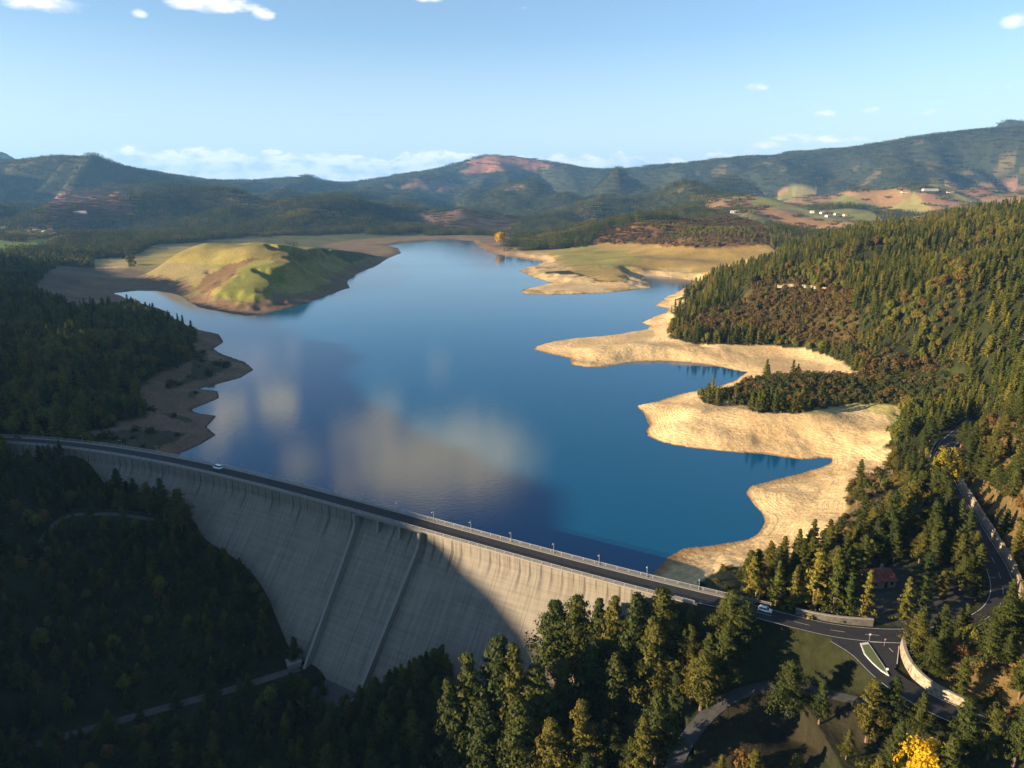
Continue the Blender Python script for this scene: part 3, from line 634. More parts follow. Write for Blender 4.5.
def trunkmb(kind,H,Rr,seed,mi=0):
    mb=MB(); r=random.Random(seed); tr={'pine':.022,'fir':.018,'round':.028,'bush':.03}[kind]*H
    top={'pine':.94,'fir':.96,'round':.6,'bush':.4}[kind]; pts=[(0,0,-.6)]
    n=5
    for i in range(1,n+1): pts.append((r.gauss(0,.008)*H*i/n,r.gauss(0,.008)*H*i/n,H*top*i/n))
    for i in range(n): mb.tube(pts[i],pts[i+1],tr*(1-i/n*.9),tr*(1-(i+1)/n*.9),6,mi,False)
    for i in range(9 if kind!='bush' else 4):
        t=(.3 if kind!='bush' else .1)+.5*i/9; a=i*2.4; l=Rr*(.8 if kind!='round' else .6)*(1.1-t)
        z=H*t; mb.tube((0,0,z),(l*math.cos(a),l*math.sin(a),z+l*(.35 if kind!='fir' else -.1)),tr*.3,tr*.1,4,mi,False)
    return mb
def trimesh(name,V_,Fc,mats,mi=0,mb=None):
    me=bpy.data.meshes.new(name); nvv=len(V_);nf=len(Fc)
    if mb is None:
        me.vertices.add(nvv); me.vertices.foreach_set('co',V_.astype(np.float32).ravel())
        me.loops.add(nf*3); me.loops.foreach_set('vertex_index',Fc.astype(np.int32).ravel())
        me.polygons.add(nf); me.polygons.foreach_set('loop_start',np.arange(0,nf*3,3,dtype=np.int32)); me.update(calc_edges=True)
    else:
        o=len(mb.v); me.from_pydata(mb.v+[tuple(v) for v in V_],[],mb.f+[tuple(int(o+i) for i in f) for f in Fc])
        me.polygons.foreach_set('material_index',[0]*len(mb.f)+[1]*nf)
    for m_ in mats: me.materials.append(m_)
    return me
SPEC={ # kind, height, radius, clumps, faces per clump, face size
 'pine_tree':('pine',18.,4.6,252,32,.26,M_PINE),
 'fir_tree':('fir',15.,3.9,104,14,.40,M_FIR),
 'autumn_tree':('round',11.,4.0,75,14,.48,M_OLIVE),
 'brown_bush':('bush',3.6,2.6,30,10,.38,M_BROWN),
 'green_bush':('bush',3.2,2.5,30,10,.36,M_GREENB),
}
TREES={}
NV={'pine_tree':6,'fir_tree':4,'autumn_tree':3,'brown_bush':3,'green_bush':3}
for k,(kd,H,Rr,ncl,nq,fs,m_) in SPEC.items():
    L_=[]
    for v in range(NV[k]):
        rr=Rr*(.85+.1*v) if k=='pine_tree' else Rr*(.92+.08*v)
        V_,Fc=crown(kd,H,rr,ncl,nq,fs,100+v*7+len(k))
        cm=trimesh('crown',V_,Fc,[m_]); tm=trunkmb(kd,H,rr,v+5).mesh('trunk',M_BARK)
        whole=trimesh(k+'_whole',V_,Fc,[M_BARK,m_],mb=trunkmb(kd,H,rr,v+5))
        L_.append((cm,tm,whole))
    TREES[k]=L_
def proto(name,me): return bpy.data.objects.new(name,me)
def clump(name,kd,W_,n,hh_,rr_,m_,seed):
    r=np.random.default_rng(seed); VV=[];FF=[];o=0
    for i in range(n):
        x,y=r.uniform(-W_/2,W_/2,2); h=hh_*r.uniform(.7,1.2)
        V_,Fc=crown(kd,h,rr_*r.uniform(.8,1.2),9 if kd=='fir' else 10,7,1.25,seed*31+i)
        V_=V_+np.array([x,y,0]); VV.append(V_);FF.append(Fc+o);o+=len(V_)
    return proto(name,trimesh(name,np.vstack(VV),np.vstack(FF),[m_]))
PRO={k:[proto(k+'_p',w) for _,_,w in TREES[k]] for k in TREES}
CL={0:[clump('fc','fir',28,16,15,3.2,M_FIR,3),clump('fc','fir',28,14,14,3.4,M_PINE,4),clump('fc','fir',28,16,15,3.2,M_FIR,6)],
    1:[clump('ac','round',28,11,10,4.2,M_OLIVE,5)],2:[clump('bc','round',28,14,8,3.6,M_BROWN,6)]}
def gn_stuff(name,pts,rot,scl,idx,protos,label,cat):
    me=bpy.data.meshes.new(name+'_points'); me.vertices.add(len(pts)); me.vertices.foreach_set('co',np.asarray(pts,np.float32).ravel())
    a=me.attributes.new('rot','FLOAT','POINT');a.data.foreach_set('value',np.asarray(rot,np.float32))
    a=me.attributes.new('scl','FLOAT_VECTOR','POINT');a.data.foreach_set('vector',np.asarray(scl,np.float32).ravel())
    a=me.attributes.new('pick','INT','POINT');a.data.foreach_set('value',np.asarray(idx,np.int32))
    o=link(name,me); tag(o,label,cat,kind='stuff')
    ng=bpy.data.node_groups.new(name,'GeometryNodeTree')
    ng.interface.new_socket('Geometry',in_out='INPUT',socket_type='NodeSocketGeometry'); ng.interface.new_socket('Geometry',in_out='OUTPUT',socket_type='NodeSocketGeometry')
    gi=ng.nodes.new('NodeGroupInput');go=ng.nodes.new('NodeGroupOutput');ip=ng.nodes.new('GeometryNodeInstanceOnPoints')
    jn=ng.nodes.new('GeometryNodeJoinGeometry')
    for pr in protos[::-1]:
        oi=ng.nodes.new('GeometryNodeObjectInfo'); oi.inputs['Object'].default_value=pr; oi.inputs['As Instance'].default_value=True
        ng.links.new(oi.outputs['Geometry'],jn.inputs[0])
    def at(nm,ty):
        n=ng.nodes.new('GeometryNodeInputNamedAttribute'); n.data_type=ty; n.inputs['Name'].default_value=nm; return n.outputs['Attribute']
    ng.links.new(gi.outputs[0],ip.inputs['Points']); ng.links.new(jn.outputs[0],ip.inputs['Instance'])
    ip.inputs['Pick Instance'].default_value=True; ng.links.new(at('pick','INT'),ip.inputs['Instance Index'])
    cx=ng.nodes.new('ShaderNodeCombineXYZ'); ng.links.new(at('rot','FLOAT'),cx.inputs[2]); ng.links.new(cx.outputs[0],ip.inputs['Rotation'])
    ng.links.new(at('scl','FLOAT_VECTOR'),ip.inputs['Scale']); ng.links.new(ip.outputs[0],go.inputs[0])
    md=o.modifiers.new('scatter','NODES'); md.node_group=ng
    return o
def gsi(G,x,y):
    t=np.interp(np.arctan2(x,y),TH,_ti);l=np.interp(np.log(np.hypot(x,y)),LR,_ri)
    return G[np.clip(np.rint(l).astype(int),0,len(LR)-1),np.clip(np.rint(t).astype(int),0,len(TH)-1)]
def scatter(r0,r1,sp,t0=-42,t1=42,seed=1):
    r=np.random.default_rng(seed); X=[];Y=[];lr=math.log(r0)
    while lr<math.log(r1):
        rr=math.exp(lr); s=sp(rr); d=s/rr; th=np.arange(R(t0),R(t1),d)
        th=th+r.uniform(-.48,.48,len(th))*d; l=lr+r.uniform(-.48,.48,len(th))*d
        X.append(np.exp(l)*np.sin(th));Y.append(np.exp(l)*np.cos(th)); lr+=d
    x=np.concatenate(X);y=np.concatenate(Y); k=gsi(KIND,x,y);f=gsi(FOR,x,y)
    keep=r.random(len(x))<f; x,y,k=x[keep],y[keep],k[keep]
    return x,y,gsample(x,y),k,r
NAMEK=['fir_tree','autumn_tree','brown_bush','green_bush']
T={k:[] for k in SPEC}     # (x,y,z,scale,rot,variant)
def put(k,x,y,z,s,rot,v): T[k].append((x,y,z-.15,s,rot,v))
# hand placed trees: (kind, px, py of the foot, ground z guess refined, height m)
def foot(px,py):
    # where the sight line meets the ground
    d=ray(px,py); t=np.linspace(100,3500,3400) if True else None
    x=d[0]*t;y=d[1]*t;z=HC+d[2]*t; g_=gsample(x,y); i=int(np.argmax(z<g_)); return float(x[i]),float(y[i]),float(g_[i])
HAND=[]
def hand(k,px,py_foot,py_top,wid=1.):
    x,y,z=foot(px,py_foot); _,_,dep=proj(x,y,z); 
    # height from the top's pixel
    zz=np.linspace(z,z+45,400); _,b_,_=proj(np.full(400,x),np.full(400,y),zz); h=float(zz[np.argmin(np.abs(b_-py_top))]-z)
    HAND.append((x,y,wid*h*.22)); return x,y,z,h
hand_list=[('pine_tree',436,702,648),('pine_tree',421,706,660),('pine_tree',447,706,654),('pine_tree',406,706,668),('pine_tree',391,709,677),('pine_tree',785,722,660),('pine_tree',818,728,679),('pine_tree',866,742,679),('pine_tree',916,742,692),('pine_tree',958,760,697),('pine_tree',986,765,708),
 ('pine_tree',915,655,612),('pine_tree',938,652,604),('pine_tree',960,648,603),('pine_tree',985,668,620),('pine_tree',1003,672,634),('pine_tree',1018,700,652),('pine_tree',1000,645,598),
 ('fir_tree',812,610,548),('fir_tree',792,608,570),('fir_tree',846,618,571),('fir_tree',864,620,569),('fir_tree',903,620,576),('fir_tree',919,618,575),
 ('pine_tree',452,790,677),('pine_tree',470,775,650),('pine_tree',500,760,622),('pine_tree',513,770,640),('pine_tree',555,690,600),('pine_tree',575,690,595),('pine_tree',596,695,597),('pine_tree',610,700,596),('pine_tree',632,700,594),('pine_tree',656,690,588),('pine_tree',648,720,620),
 ('pine_tree',720,640,598),('pine_tree',706,680,633),('pine_tree',690,705,655),('pine_tree',672,740,672),('pine_tree',655,765,690),('pine_tree',590,740,640),('pine_tree',612,750,655),('pine_tree',560,760,660),('pine_tree',535,770,665),('pine_tree',580,790,700),('pine_tree',485,800,700),('pine_tree',550,810,720),('pine_tree',520,800,700),('pine_tree',640,790,715),
 ('pine_tree',735,668,612),('pine_tree',722,690,628),('pine_tree',742,655,600),('pine_tree',700,712,650),('pine_tree',728,652,590),('pine_tree',1012,770,700),('pine_tree',890,790,720),('pine_tree',940,810,735),('pine_tree',850,588,543),('pine_tree',832,594,545),('pine_tree',925,588,552),('fir_tree',775,606,560),('fir_tree',750,600,556),('fir_tree',832,614,556),('pine_tree',165,520,478),('pine_tree',182,532,488),('pine_tree',150,515,482),('pine_tree',120,500,468),
 ('pine_tree',930,545,500),('pine_tree',965,550,508),('pine_tree',905,540,480),('pine_tree',888,545,490),('pine_tree',960,590,556),('pine_tree',940,598,570)]
for j,(k,a,b_,c_) in enumerate(hand_list):
    x,y,z,h=hand(k,a,b_,c_); H=SPEC[k][1]; put(k,x,y,z,h/H,j*1.3,j%NV[k])
# near and middle ground
def nearhand(x,y,d=3.2):
    m_=np.zeros(len(x),bool)
    for a,b_,c_ in HAND: m_|=(x-a)**2+(y-b_)**2<d*d
    return m_
x,y,z,k,r=scatter(105,430,lambda r_:5.2+r_*.003,-55,42,3)
pxx,pyy,_=proj(x,y,z); th=np.arctan2(x,y)
nh_=nearhand(x,y)
for i in range(len(x)):
    if nh_[i]: continue
    kk=k[i]; u=r.random()
    a,b_=pxx[i],pyy[i]
    rightside=(x[i]>40)
    if (a>835 and b_<480) or (a>960 and b_<640 and u<.75): kd='pine_tree' if u<.62 else ('autumn_tree' if u<.8 else 'green_bush')
    elif kk==3: kd='green_bush' if u<.62 else ('brown_bush' if u<.8 else ('pine_tree' if u<.93 else 'autumn_tree'))
    elif kk==2: kd='brown_bush' if u<.7 else 'autumn_tree'
    elif x[i]<-30: kd='pine_tree' if u<.93 else 'autumn_tree'
    else: kd='pine_tree' if u<.86 else 'autumn_tree'
    s=r.uniform(.6,1.05)
    if kd=='pine_tree' and a>620: s*=.85
    if kd=='pine_tree' and a<330: s*=.62
    if kd=='autumn_tree': s*=.7
    if 330<a<745 and y[i]>120:
        tl=float(np.interp(a,[330,385,440,490,555,700,735],[703,672,646,626,601,605,610])); Hh=SPEC[kd][1]; _,tb,_=proj(x[i],y[i],z[i]+np.linspace(.1,1.2,23)*Hh); mx=float(np.linspace(.1,1.2,23)[np.argmin(np.abs(tb-tl))]); s=min(s,mx)
        if s<.3: continue
    put(kd,x[i],y[i],z[i],s,r.uniform(0,6.28),int(r.integers(NV[kd])))
# shrubs underneath
x,y,z,k,r=scatter(120,640,lambda r_:3.3+r_*.004,-42,42,5)
for i in range(len(x)):
    if k[i] in(2,3) and r.random()<.75: kd='green_bush' if (k[i]==3)==(r.random()<.8) else 'brown_bush'
    elif r.random()<.25: kd='green_bush'
    else: continue
    put(kd,x[i],y[i],z[i],r.uniform(.35,.95),r.uniform(0,6.28),int(r.integers(3)))
x,y,z,k,r=scatter(430,1750,lambda r_:4.7+(r_-430)*.0040,-46,42,7)
nn_=fbm(x,y,90,3,201)
for i in range(len(x)):
    kk=k[i];u=r.random();Y=y[i]
    if kk==0:
        kd='fir_tree' if ((nn_[i]<.18 or u<.3) and (x[i]>0 or u<.62)) else 'autumn_tree'; s=r.uniform(.5,1.2) if kd=='fir_tree' else r.uniform(.5,1.1)
    elif kk==1: kd='autumn_tree' if u<.7 else 'fir_tree'; s=r.uniform(.5,.9)
    elif kk==2: kd='brown_bush' if u<.75 else ('autumn_tree' if u<.9 else 'fir_tree'); s=r.uniform(1.1,2.1) if kd=='brown_bush' else r.uniform(.35,.7)
    else: kd='green_bush' if u<.75 else 'brown_bush'; s=r.uniform(.8,1.6)
    if Y<620 and x[i]>0 and kd=='fir_tree': s*=.85
    put(kd,x[i],y[i],z[i],s,r.uniform(0,6.28),int(r.integers(NV[kd])))
WHERE=[ # test on (px,py) of the foot -> place words
 (lambda a,b_,Y: a<330 and Y<345,'on the deep shaded valley side below the dam'),
 (lambda a,b_,Y: a<330 and Y<1000,'on the shaded wooded headland beside the lake'),
 (lambda a,b_,Y: a<480,'on the dark wooded slopes across the lake'),
 (lambda a,b_,Y: a<745 and Y<260,'in the stand right below the sunlit part of the dam'),
 (lambda a,b_,Y: Y<172,'by the road junction past the end of the dam'),
 (lambda a,b_,Y: Y<260,'around the red roofed hut and the bend of the road'),
 (lambda a,b_,Y: Y<430,'on the bank between the sandy shore and the curving road'),
 (lambda a,b_,Y: Y<600,'on the scrubby point between the sandy inlets'),
 (lambda a,b_,Y: True,'on the sunlit forested hill above the lake')]
DESC={'pine_tree':('olive green pine','pine tree','pines'),'fir_tree':('pointed dark green fir','fir tree','firs'),'autumn_tree':('round yellow green autumn tree','tree','autumn trees'),'brown_bush':('russet brown bush','bush','brown bushes'),'green_bush':('low green bush','bush','green bushes')}
for k,l in T.items():
    A_=np.array(l); px,py,dp=proj(A_[:,0],A_[:,1],A_[:,2]); H=SPEC[k][1]
    size=A_[:,3]*H*F/dp; inf=(px>-12)&(px<1036)&(py>100)&(py-size*.9<768)
    sc_=np.where(inf,size,0); od=np.argsort(-sc_); top=od[:300]; rest=od[300:]
    top=[i for i in top if sc_[i]>0]
    desc,cat,pl=DESC[k]
    for i in top:
        x,y,z,s,rt,v=A_[i]; v=int(v)
        w_=next(t for f_,t in WHERE if f_(px[i],py[i],y))
        if size[i]>14:
            o=thing(k,f'{desc} {w_}',cat,(x,y,z),rt,f'{pl} {w_}'); w_f=.78+.5*((rt*7.31+s*3)%1); o.scale=(s*w_f,s*w_f,s)
            link('crown',TREES[k][v][0],o); link('trunk',TREES[k][v][1],o)
        else:
            o=link(k,TREES[k][v][2]); o.location=(x,y,z); o.rotation_euler=(0,0,rt); w_f=.78+.5*((rt*7.31+s*3)%1); o.scale=(s*w_f,s*w_f,s); tag(o,f'{desc} {w_}',cat,f'{pl} {w_}')
    if len(rest):
        B_=A_[rest]; nm={'pine_tree':'pine_wood','fir_tree':'fir_forest','autumn_tree':'autumn_wood','brown_bush':'brown_scrub','green_bush':'green_scrub'}[k]
        gn_stuff(nm,B_[:,:3],B_[:,4],B_[:,3:4]*np.stack([.78+.5*((B_[:,4]*7.31+B_[:,3]*3)%1)]*2+[np.ones(len(B_))],1),B_[:,5].astype(int),PRO[k],{'pine_tree':'mass of pines covering the nearer slopes','fir_tree':'dense dark fir forest on the hills beside the lake','autumn_tree':'scattered yellow and brown trees among the firs','brown_bush':'russet scrub spreading over the hillside','green_bush':'low green scrub between the trees and the shore'}[k],{'pine_tree':'forest','fir_tree':'forest','autumn_tree':'woodland','brown_bush':'scrub','green_bush':'scrub'}[k])
# far forest: groups of trees
x,y,z,k,r=scatter(1750,9800,lambda r_:max(15,r_*.0078),-40,40,9)
nn_=fbm(x,y,240,4,301)+.5*r.random(len(x))
for kk,nm,lb in ((0,'mountain_forest','dark blue green forest over the far hills and mountains'),(1,'far_autumn_wood','far tan and yellow autumn woods between the fields'),(2,'far_brown_wood','far reddish brown bare woods on the slopes')):
    mk=(k==kk)
    if kk==0: mk&=~((nn_>.82))
    if kk==1: mk|=(k==0)&(nn_>.82)
    X3=np.stack([x[mk],y[mk],z[mk]-.5],-1); n_k=len(X3); rr=np.hypot(X3[:,0],X3[:,1])
    wsc=np.maximum(15,rr*.0078)*1.25/28; hs=r.uniform(.75,1.15,n_k)*(1 if kk!=2 else .7)
    gn_stuff(nm,X3,r.uniform(0,6.28,n_k),np.stack([wsc,wsc,hs],-1),r.integers(0,len(CL[kk]),n_k),CL[kk],lb,'forest')
# ---------------------------------------------------------------- special trees
def special(k,kd,px,pf,pt,wid,mt,label,cat,ncl=150,nq=22,fs=.3):
    x,y,z,h=hand(k,px,pf,pt); _,_,dp=proj(x,y,z); Rr=wid/2*dp/F
    o=thing(k,label,cat,(x,y,z-.1)); V_,Fc=crown(kd,h,Rr,ncl,nq,fs*max(.8,Rr/4),77+int(px)); link('crown',trimesh('crown',V_,Fc,[mt]),o); trunkmb(kd,h,Rr,3).obj('trunk',M_BARK,o); return o
special('golden_tree','round',913,800,741,50,M_GOLD,'brilliant golden yellow tree at the foot of the slope below the road junction','tree',260,30,.24)
special('golden_tree','round',500,246,231,11,M_GOLD,'lone golden tree on the far shore point beside the small farmhouse','tree',80,14,.5)
special('yellow_bush','bush',944,476,447,32,M_GOLD2,'bright yellow bush at the bend where the road goes out of sight','bush',140,22,.25)
# ---------------------------------------------------------------- lamps
def arr(p): return np.array(p,float)
lm=MB(); lm.tube((0,0,0),(0,0,4.3),.085,.06,8); lb=MB(); lb.box((0,0,0),.34,.34,.25,z0=0); 
la=MB(); la.tube((0,0,4.2),(.0,.75,4.42),.045,.04,6)
lh=MB(); lh.box((0,1.,4.36),.24,.62,.12,taper=.8)
LM=[('pole',lm.mesh('pole',M_RAIL)),('base',lb.mesh('base',M_CON)),('arm',la.mesh('arm',M_RAIL)),('lamp_head',lh.mesh('lamp_head',simple('lamp_grey',(.5,.5,.5),.4)))]
lpx=[44,83,122,158,192,218.6,245,272.5,301.7,333,365,398,433.6,471,511,553.6,599,647,699,755]
ords=['first','second','third','fourth','fifth','sixth','seventh','eighth','ninth','tenth','eleventh','twelfth','thirteenth','fourteenth','fifteenth','sixteenth','seventeenth','eighteenth','nineteenth','twentieth']
sg=np.linspace(S0,s_of_x(83),2000)
xx_=np.array([proj(*cp(s,-HW+.6,ZC+.15))[0] for s in sg])
for i,a in enumerate(lpx[::-1]):
    s=sg[np.argmin(np.abs(xx_-a))]; x,y,tx,ty=crest(s)
    o=thing('street_lamp',f'thin grey lamp post on the lake edge of the dam, {ords[i]} from the road junction','street lamp',cp(s,-HW+.6,ZC+.15),math.atan2(ty,tx)+math.pi,'lamp posts along the dam road')
    for nm,me in LM: link(nm,me,o)
# ---------------------------------------------------------------- cars
M_CARW=simple('white_car_paint',(.75,.77,.8),.25,var=.03,spec=.6); M_GLASS=simple('dark_glass',(.015,.018,.022),.08,var=0.1,spec=.7); M_TYRE=simple('tyre_rubber',(.02,.02,.02),.8); M_RIM=simple('rim',(.5,.5,.5),.3,.8)
M_LIGHTR=simple('tail_lamp',(.35,.02,.02),.3); M_LIGHTW=simple('head_lamp',(.8,.8,.75),.2)
def car(name,label,loc,rz,prof,cab,W_=1.78):
    o=thing(name,label,name.split('_')[-1],loc,rz)
    mb=MB()
    secs=[]
    for (x,zb,zt,w) in prof:
        secs.append([(x,-w/2,zb),(x,-w/2*1.02,(zb+zt)/2),(x,-w/2*.93,zt),(x,0,zt+.03),(x,w/2*.93,zt),(x,w/2*1.02,(zb+zt)/2),(x,w/2,zb)])
    mb.loft(secs); 
    b=mb.obj('body',M_CARW,o,False)
    x0,x1,x2,x3,zr,zb=cab
    gl=MB(); w1,w2=W_*.9,W_*.72
    lo=[(x0,-w1/2,zb),(x3,-w1/2,zb),(x3,w1/2,zb),(x0,w1/2,zb)];hi=[(x1,-w2/2,zr),(x2,-w2/2,zr),(x2,w2/2,zr),(x1,w2/2,zr)]
    for a in range(4): gl.face([lo[a],lo[(a+1)%4],hi[(a+1)%4],hi[a]])
    gl.obj('windows',M_GLASS,o)
    rf=MB(); rf.loft([[(x1-.08,-w2/2-.03,zr-.02),(x1-.08,w2/2+.03,zr-.02),(x1-.08,w2/2-.04,zr+.05),(x1-.08,-w2/2+.04,zr+.05)],[(x2+.08,-w2/2-.03,zr-.02),(x2+.08,w2/2+.03,zr-.02),(x2+.08,w2/2-.04,zr+.05),(x2+.08,-w2/2+.04,zr+.05)]])
    for sy in (-1,1):
        for (xa,xb) in ((x0,x1),(x3,x2),((x1+x2)/2,(x1+x2)/2)): rf.tube((xa,sy*w1/2,zb),(xb,sy*(w2/2+.01),zr),.04,.04,4)
    rf.obj('roof',M_CARW,o)
    L_=prof[-1][0]-prof[0][0]; mid=(prof[0][0]+prof[-1][0])/2
    for sx in (-.31,.31):
        for sy in (-1,1):
            wx=mid+sx*L_; t=MB(); t.tube((wx,sy*(W_/2-.2),.32),(wx,sy*(W_/2+.02),.32),.32,.32,16); t.tube((wx,sy*(W_/2-.1),.32),(wx,sy*(W_/2-.2),.32),.32,.32,16)
            ty_=t.obj('wheel',M_TYRE,o); q=MB(); q.tube((wx,sy*(W_/2-.1),.32),(wx,sy*(W_/2+.035),.32),.2,.18,10); q.obj('rim',M_RIM,ty_)
    for sy in (-1,1):
        q=MB(); q.box((prof[-1][0]-.02,sy*W_*.36,.68),.1,.34,.14); q.obj('headlight',M_LIGHTW,o)
        q=MB(); q.box((prof[0][0]+.02,sy*W_*.38,.78),.1,.26,.2); q.obj('tail_light',M_LIGHTR,o)
    return o
cprof=[(-2.1,.35,.75,1.5),(-1.95,.28,.92,1.72),(-1.2,.26,.95,1.78),(0,.25,.93,1.8),(.9,.26,.9,1.78),(1.7,.28,.8,1.72),(2.1,.35,.62,1.5)]
hx,hy,_=atz(763,613,14.6); i=np.argmin((full[:,0]-hx)**2+(full[:,1]-hy)**2); d=full[i+1]-full[i]; an=math.atan2(d[1],d[0]); nrm=arr((-d[1],d[0]))/np.hypot(d[0],d[1])
car('white_car','small white hatchback driving towards the junction, at the end of the dam road',(full[i][0]-nrm[0]*.3+nrm[0]*2,full[i][1]+nrm[1]*1.7,ZC+.01),an,cprof,(-1.9,-1.4,.45,1.15,1.47,.93))
vprof=[(-2.5,.4,1.05,1.75),(-2.42,.3,1.2,1.9),(-1,.28,1.22,1.95),(.8,.28,1.22,1.95),(1.8,.3,1.15,1.9),(2.4,.35,.95,1.8),(2.55,.4,.75,1.6)]
s=sg[np.argmin(np.abs(xx_-222))]; x,y,tx,ty=crest(s)
car('white_van','white van on the dam road catching the sun by the shaded headland',cp(s,-1.6,ZC+.01),math.atan2(ty,tx)+math.pi,vprof,(-2.42,-2.3,.9,1.75,2.05,1.2),1.95)
# ---------------------------------------------------------------- walls
def wall(pl,h,th_,name,label,cat='wall',mt=None,jit=.0,zoff=-1.5,cop=True):
    p=smooth_line(pl,1.2) if len(pl)>2 else np.array(pl); t=np.gradient(p[:,:2],axis=0);t/=np.linalg.norm(t,axis=1)[:,None]; r=random.Random(4)
    o=thing(name,label,cat,tuple(p[0])); org=p[0]; A1=[];A2=[]
    for i in range(len(p)):
        nx,ny=-t[i,1],t[i,0]; c0=p[i]-org; hh=h[0]+(h[1]-h[0])*i/(len(p)-1)+r.uniform(-jit,jit); k=th_/2; bt=k+.12*hh
        A1.append([(c0[0]+nx*bt,c0[1]+ny*bt,c0[2]+zoff),(c0[0]+nx*k,c0[1]+ny*k,c0[2]+hh),(c0[0]-nx*k,c0[1]-ny*k,c0[2]+hh),(c0[0]-nx*k,c0[1]-ny*k,c0[2]+zoff)])
        A2.append([(c0[0]+nx*(k+.1),c0[1]+ny*(k+.1),c0[2]+hh+.003),(c0[0]+nx*(k+.1),c0[1]+ny*(k+.1),c0[2]+hh+.2),(c0[0]-nx*(k+.1),c0[1]-ny*(k+.1),c0[2]+hh+.2),(c0[0]-nx*(k+.1),c0[1]-ny*(k+.1),c0[2]+hh+.003)])
    mb=MB(); mb.loft(A1); mb.obj('masonry',mt or M_STONE,o)
    if cop: mb=MB(); mb.loft(A2); mb.obj('coping',M_CON,o)
    return o
def offs(pl,o,i0,i1,dz=0):
    p=np.asarray(pl);t=np.gradient(p[:,:2],axis=0);t/=np.linalg.norm(t,axis=1)[:,None]
    return [(p[i,0]-t[i,1]*o,p[i,1]+t[i,0]*o,p[i,2]+dz) for i in range(i0,min(i1,len(p)))]
def ix(pl,px,py):
    a,b_,_=proj(pl[:,0],pl[:,1],pl[:,2]); return int(np.argmin((a-px)**2+(b_-py)**2))
wj=P3([(902,646,14),(903,655,14),(908,667,14),(918,679,14),(932,690,14),(950,699,14),(970,708,13.8)])
wall(wj[::-1],(1.8,3.4),.6,'retaining_wall','curved pale stone wall round the inside of the junction, below the pines')
i0,i1=ix(roadA,1010,598),ix(roadA,950,480)
wall(offs(roadA,-4.9,i0,i1)[::3],(2.5,3.6),.9,'retaining_wall','tall cream coloured rock retaining wall along the outer edge of the bending road',jit=.35,cop=False)
i0,i1=ix(roadA,958,500),ix(roadA,948,450)
wall(offs(roadA,4.6,i0+2,i1+4)[::2],(1.,1.2),.4,'parapet_wall','low curved parapet wall on the lake side of the road bend by the yellow bush',mt=M_CON,cop=False)
i0,i1=ix(roadA,797,622),ix(roadA,902,637)
wall(offs(roadA,5.,i0,i1)[::3],(1.6,2.2),.6,'retaining_wall','long low grey wall behind the road at the end of the dam, under the firs',mt=simple('shade_toned_concrete',(.085,.078,.068),.9,var=.35,scale=.8),cop=True)  # the shade on this wall is put into a darker concrete colour
# traffic island and signs
isl=P3([(860,643.5,14),(868,642.5,14),(873,650,14),(879,659,14),(885,668,13.95),(889,676,13.9),(881,671,13.95),(872,663,13.95),(864,654,14)])
mb=MB(); n0=isl[0]; t=thing('traffic_island','kerbed grassy traffic island with white outline in the junction','traffic island',isl[0])
c0=arr(isl).mean(0)
k1=[arr(q) for q in isl]; k2=[c0+(q-c0)*.86 for q in k1]
for a in range(len(k1)):
    b_=(a+1)%len(k1); Z=arr((0,0,.16)); A1,B1,A2,B2=k1[a]-arr(n0),k1[b_]-arr(n0),k2[a]-arr(n0),k2[b_]-arr(n0)
    mb.face([A1-Z,B1-Z,B1+Z,A1+Z]); mb.face([A1+Z,B1+Z,B2+Z,A2+Z])
mb.obj('kerb',M_WHITE,t); mb=MB(); mb.face([q-arr(n0)+arr((0,0,.15)) for q in k2]); mb.obj('turf',simple('island_turf',(.09,.11,.035),.9),t)
M_SIGN=simple('sign_white',(.75,.75,.75),.5,var=.05); M_SIGNB=simple('sign_blue',(.03,.12,.4),.5,var=.05); M_RED=simple('sign_red',(.5,.03,.03),.5,var=.05)
def sign(px,py,shape,label,rz=0):
    x,y,z=atz(px,py,14); t=thing('road_sign',label,'road sign',(x,y,z),rz)
    p_=MB(); p_.tube((0,0,0),(0,0,2.6),.04,.04,6); p_.obj('post',M_RAIL,t)
    def poly(k,r_,y0,z0,rot):
        return [(r_*math.cos(rot+2*math.pi*i/k),y0,z0+r_*math.sin(rot+2*math.pi*i/k)) for i in range(k)]
    k,ro={'tri':(3,-math.pi/2),'round':(16,0),'box':(4,math.pi/4)}[shape]
    b=MB(); b.loft([poly(k,.5,-.05,2.3,ro),poly(k,.5,-.08,2.3,ro)]); pl_=b.obj('panel',{'tri':M_RED,'round':M_SIGNB,'box':M_WHITE}[shape],t)
    b=MB(); b.loft([poly(k,.33,-.084,2.3,ro),poly(k,.33,-.095,2.3,ro)]); b.obj('face',{'tri':M_SIGN,'round':M_SIGN,'box':M_SIGN}[shape],pl_)
sign(884,646,'tri','red rimmed triangular give way sign facing the dam road at the junction',.2)
sign(869,641,'round','small round blue sign on the tip of the traffic island',.1)
sign(886,676,'box','white square board at the pointed end of the traffic island',-.2)
mb=MB()
for (a,b_,c_,d_) in [((870,642),(901,643),0,0),((889,648),(893,652),0,0),((899,646),(897,664),0,0)]:
    p0=arr(atz(*a,14));p1=arr(atz(*b_,14)); dd=p1-p0; nn2=arr((-dd[1],dd[0],0))/np.hypot(dd[0],dd[1])*.1
    mb.face([p0-nn2+(0,0,.012),p1-nn2+(0,0,.012),p1+nn2+(0,0,.012),p0+nn2+(0,0,.012)])
tag(mb.obj('give_way_markings',M_WHITE),kind='structure')
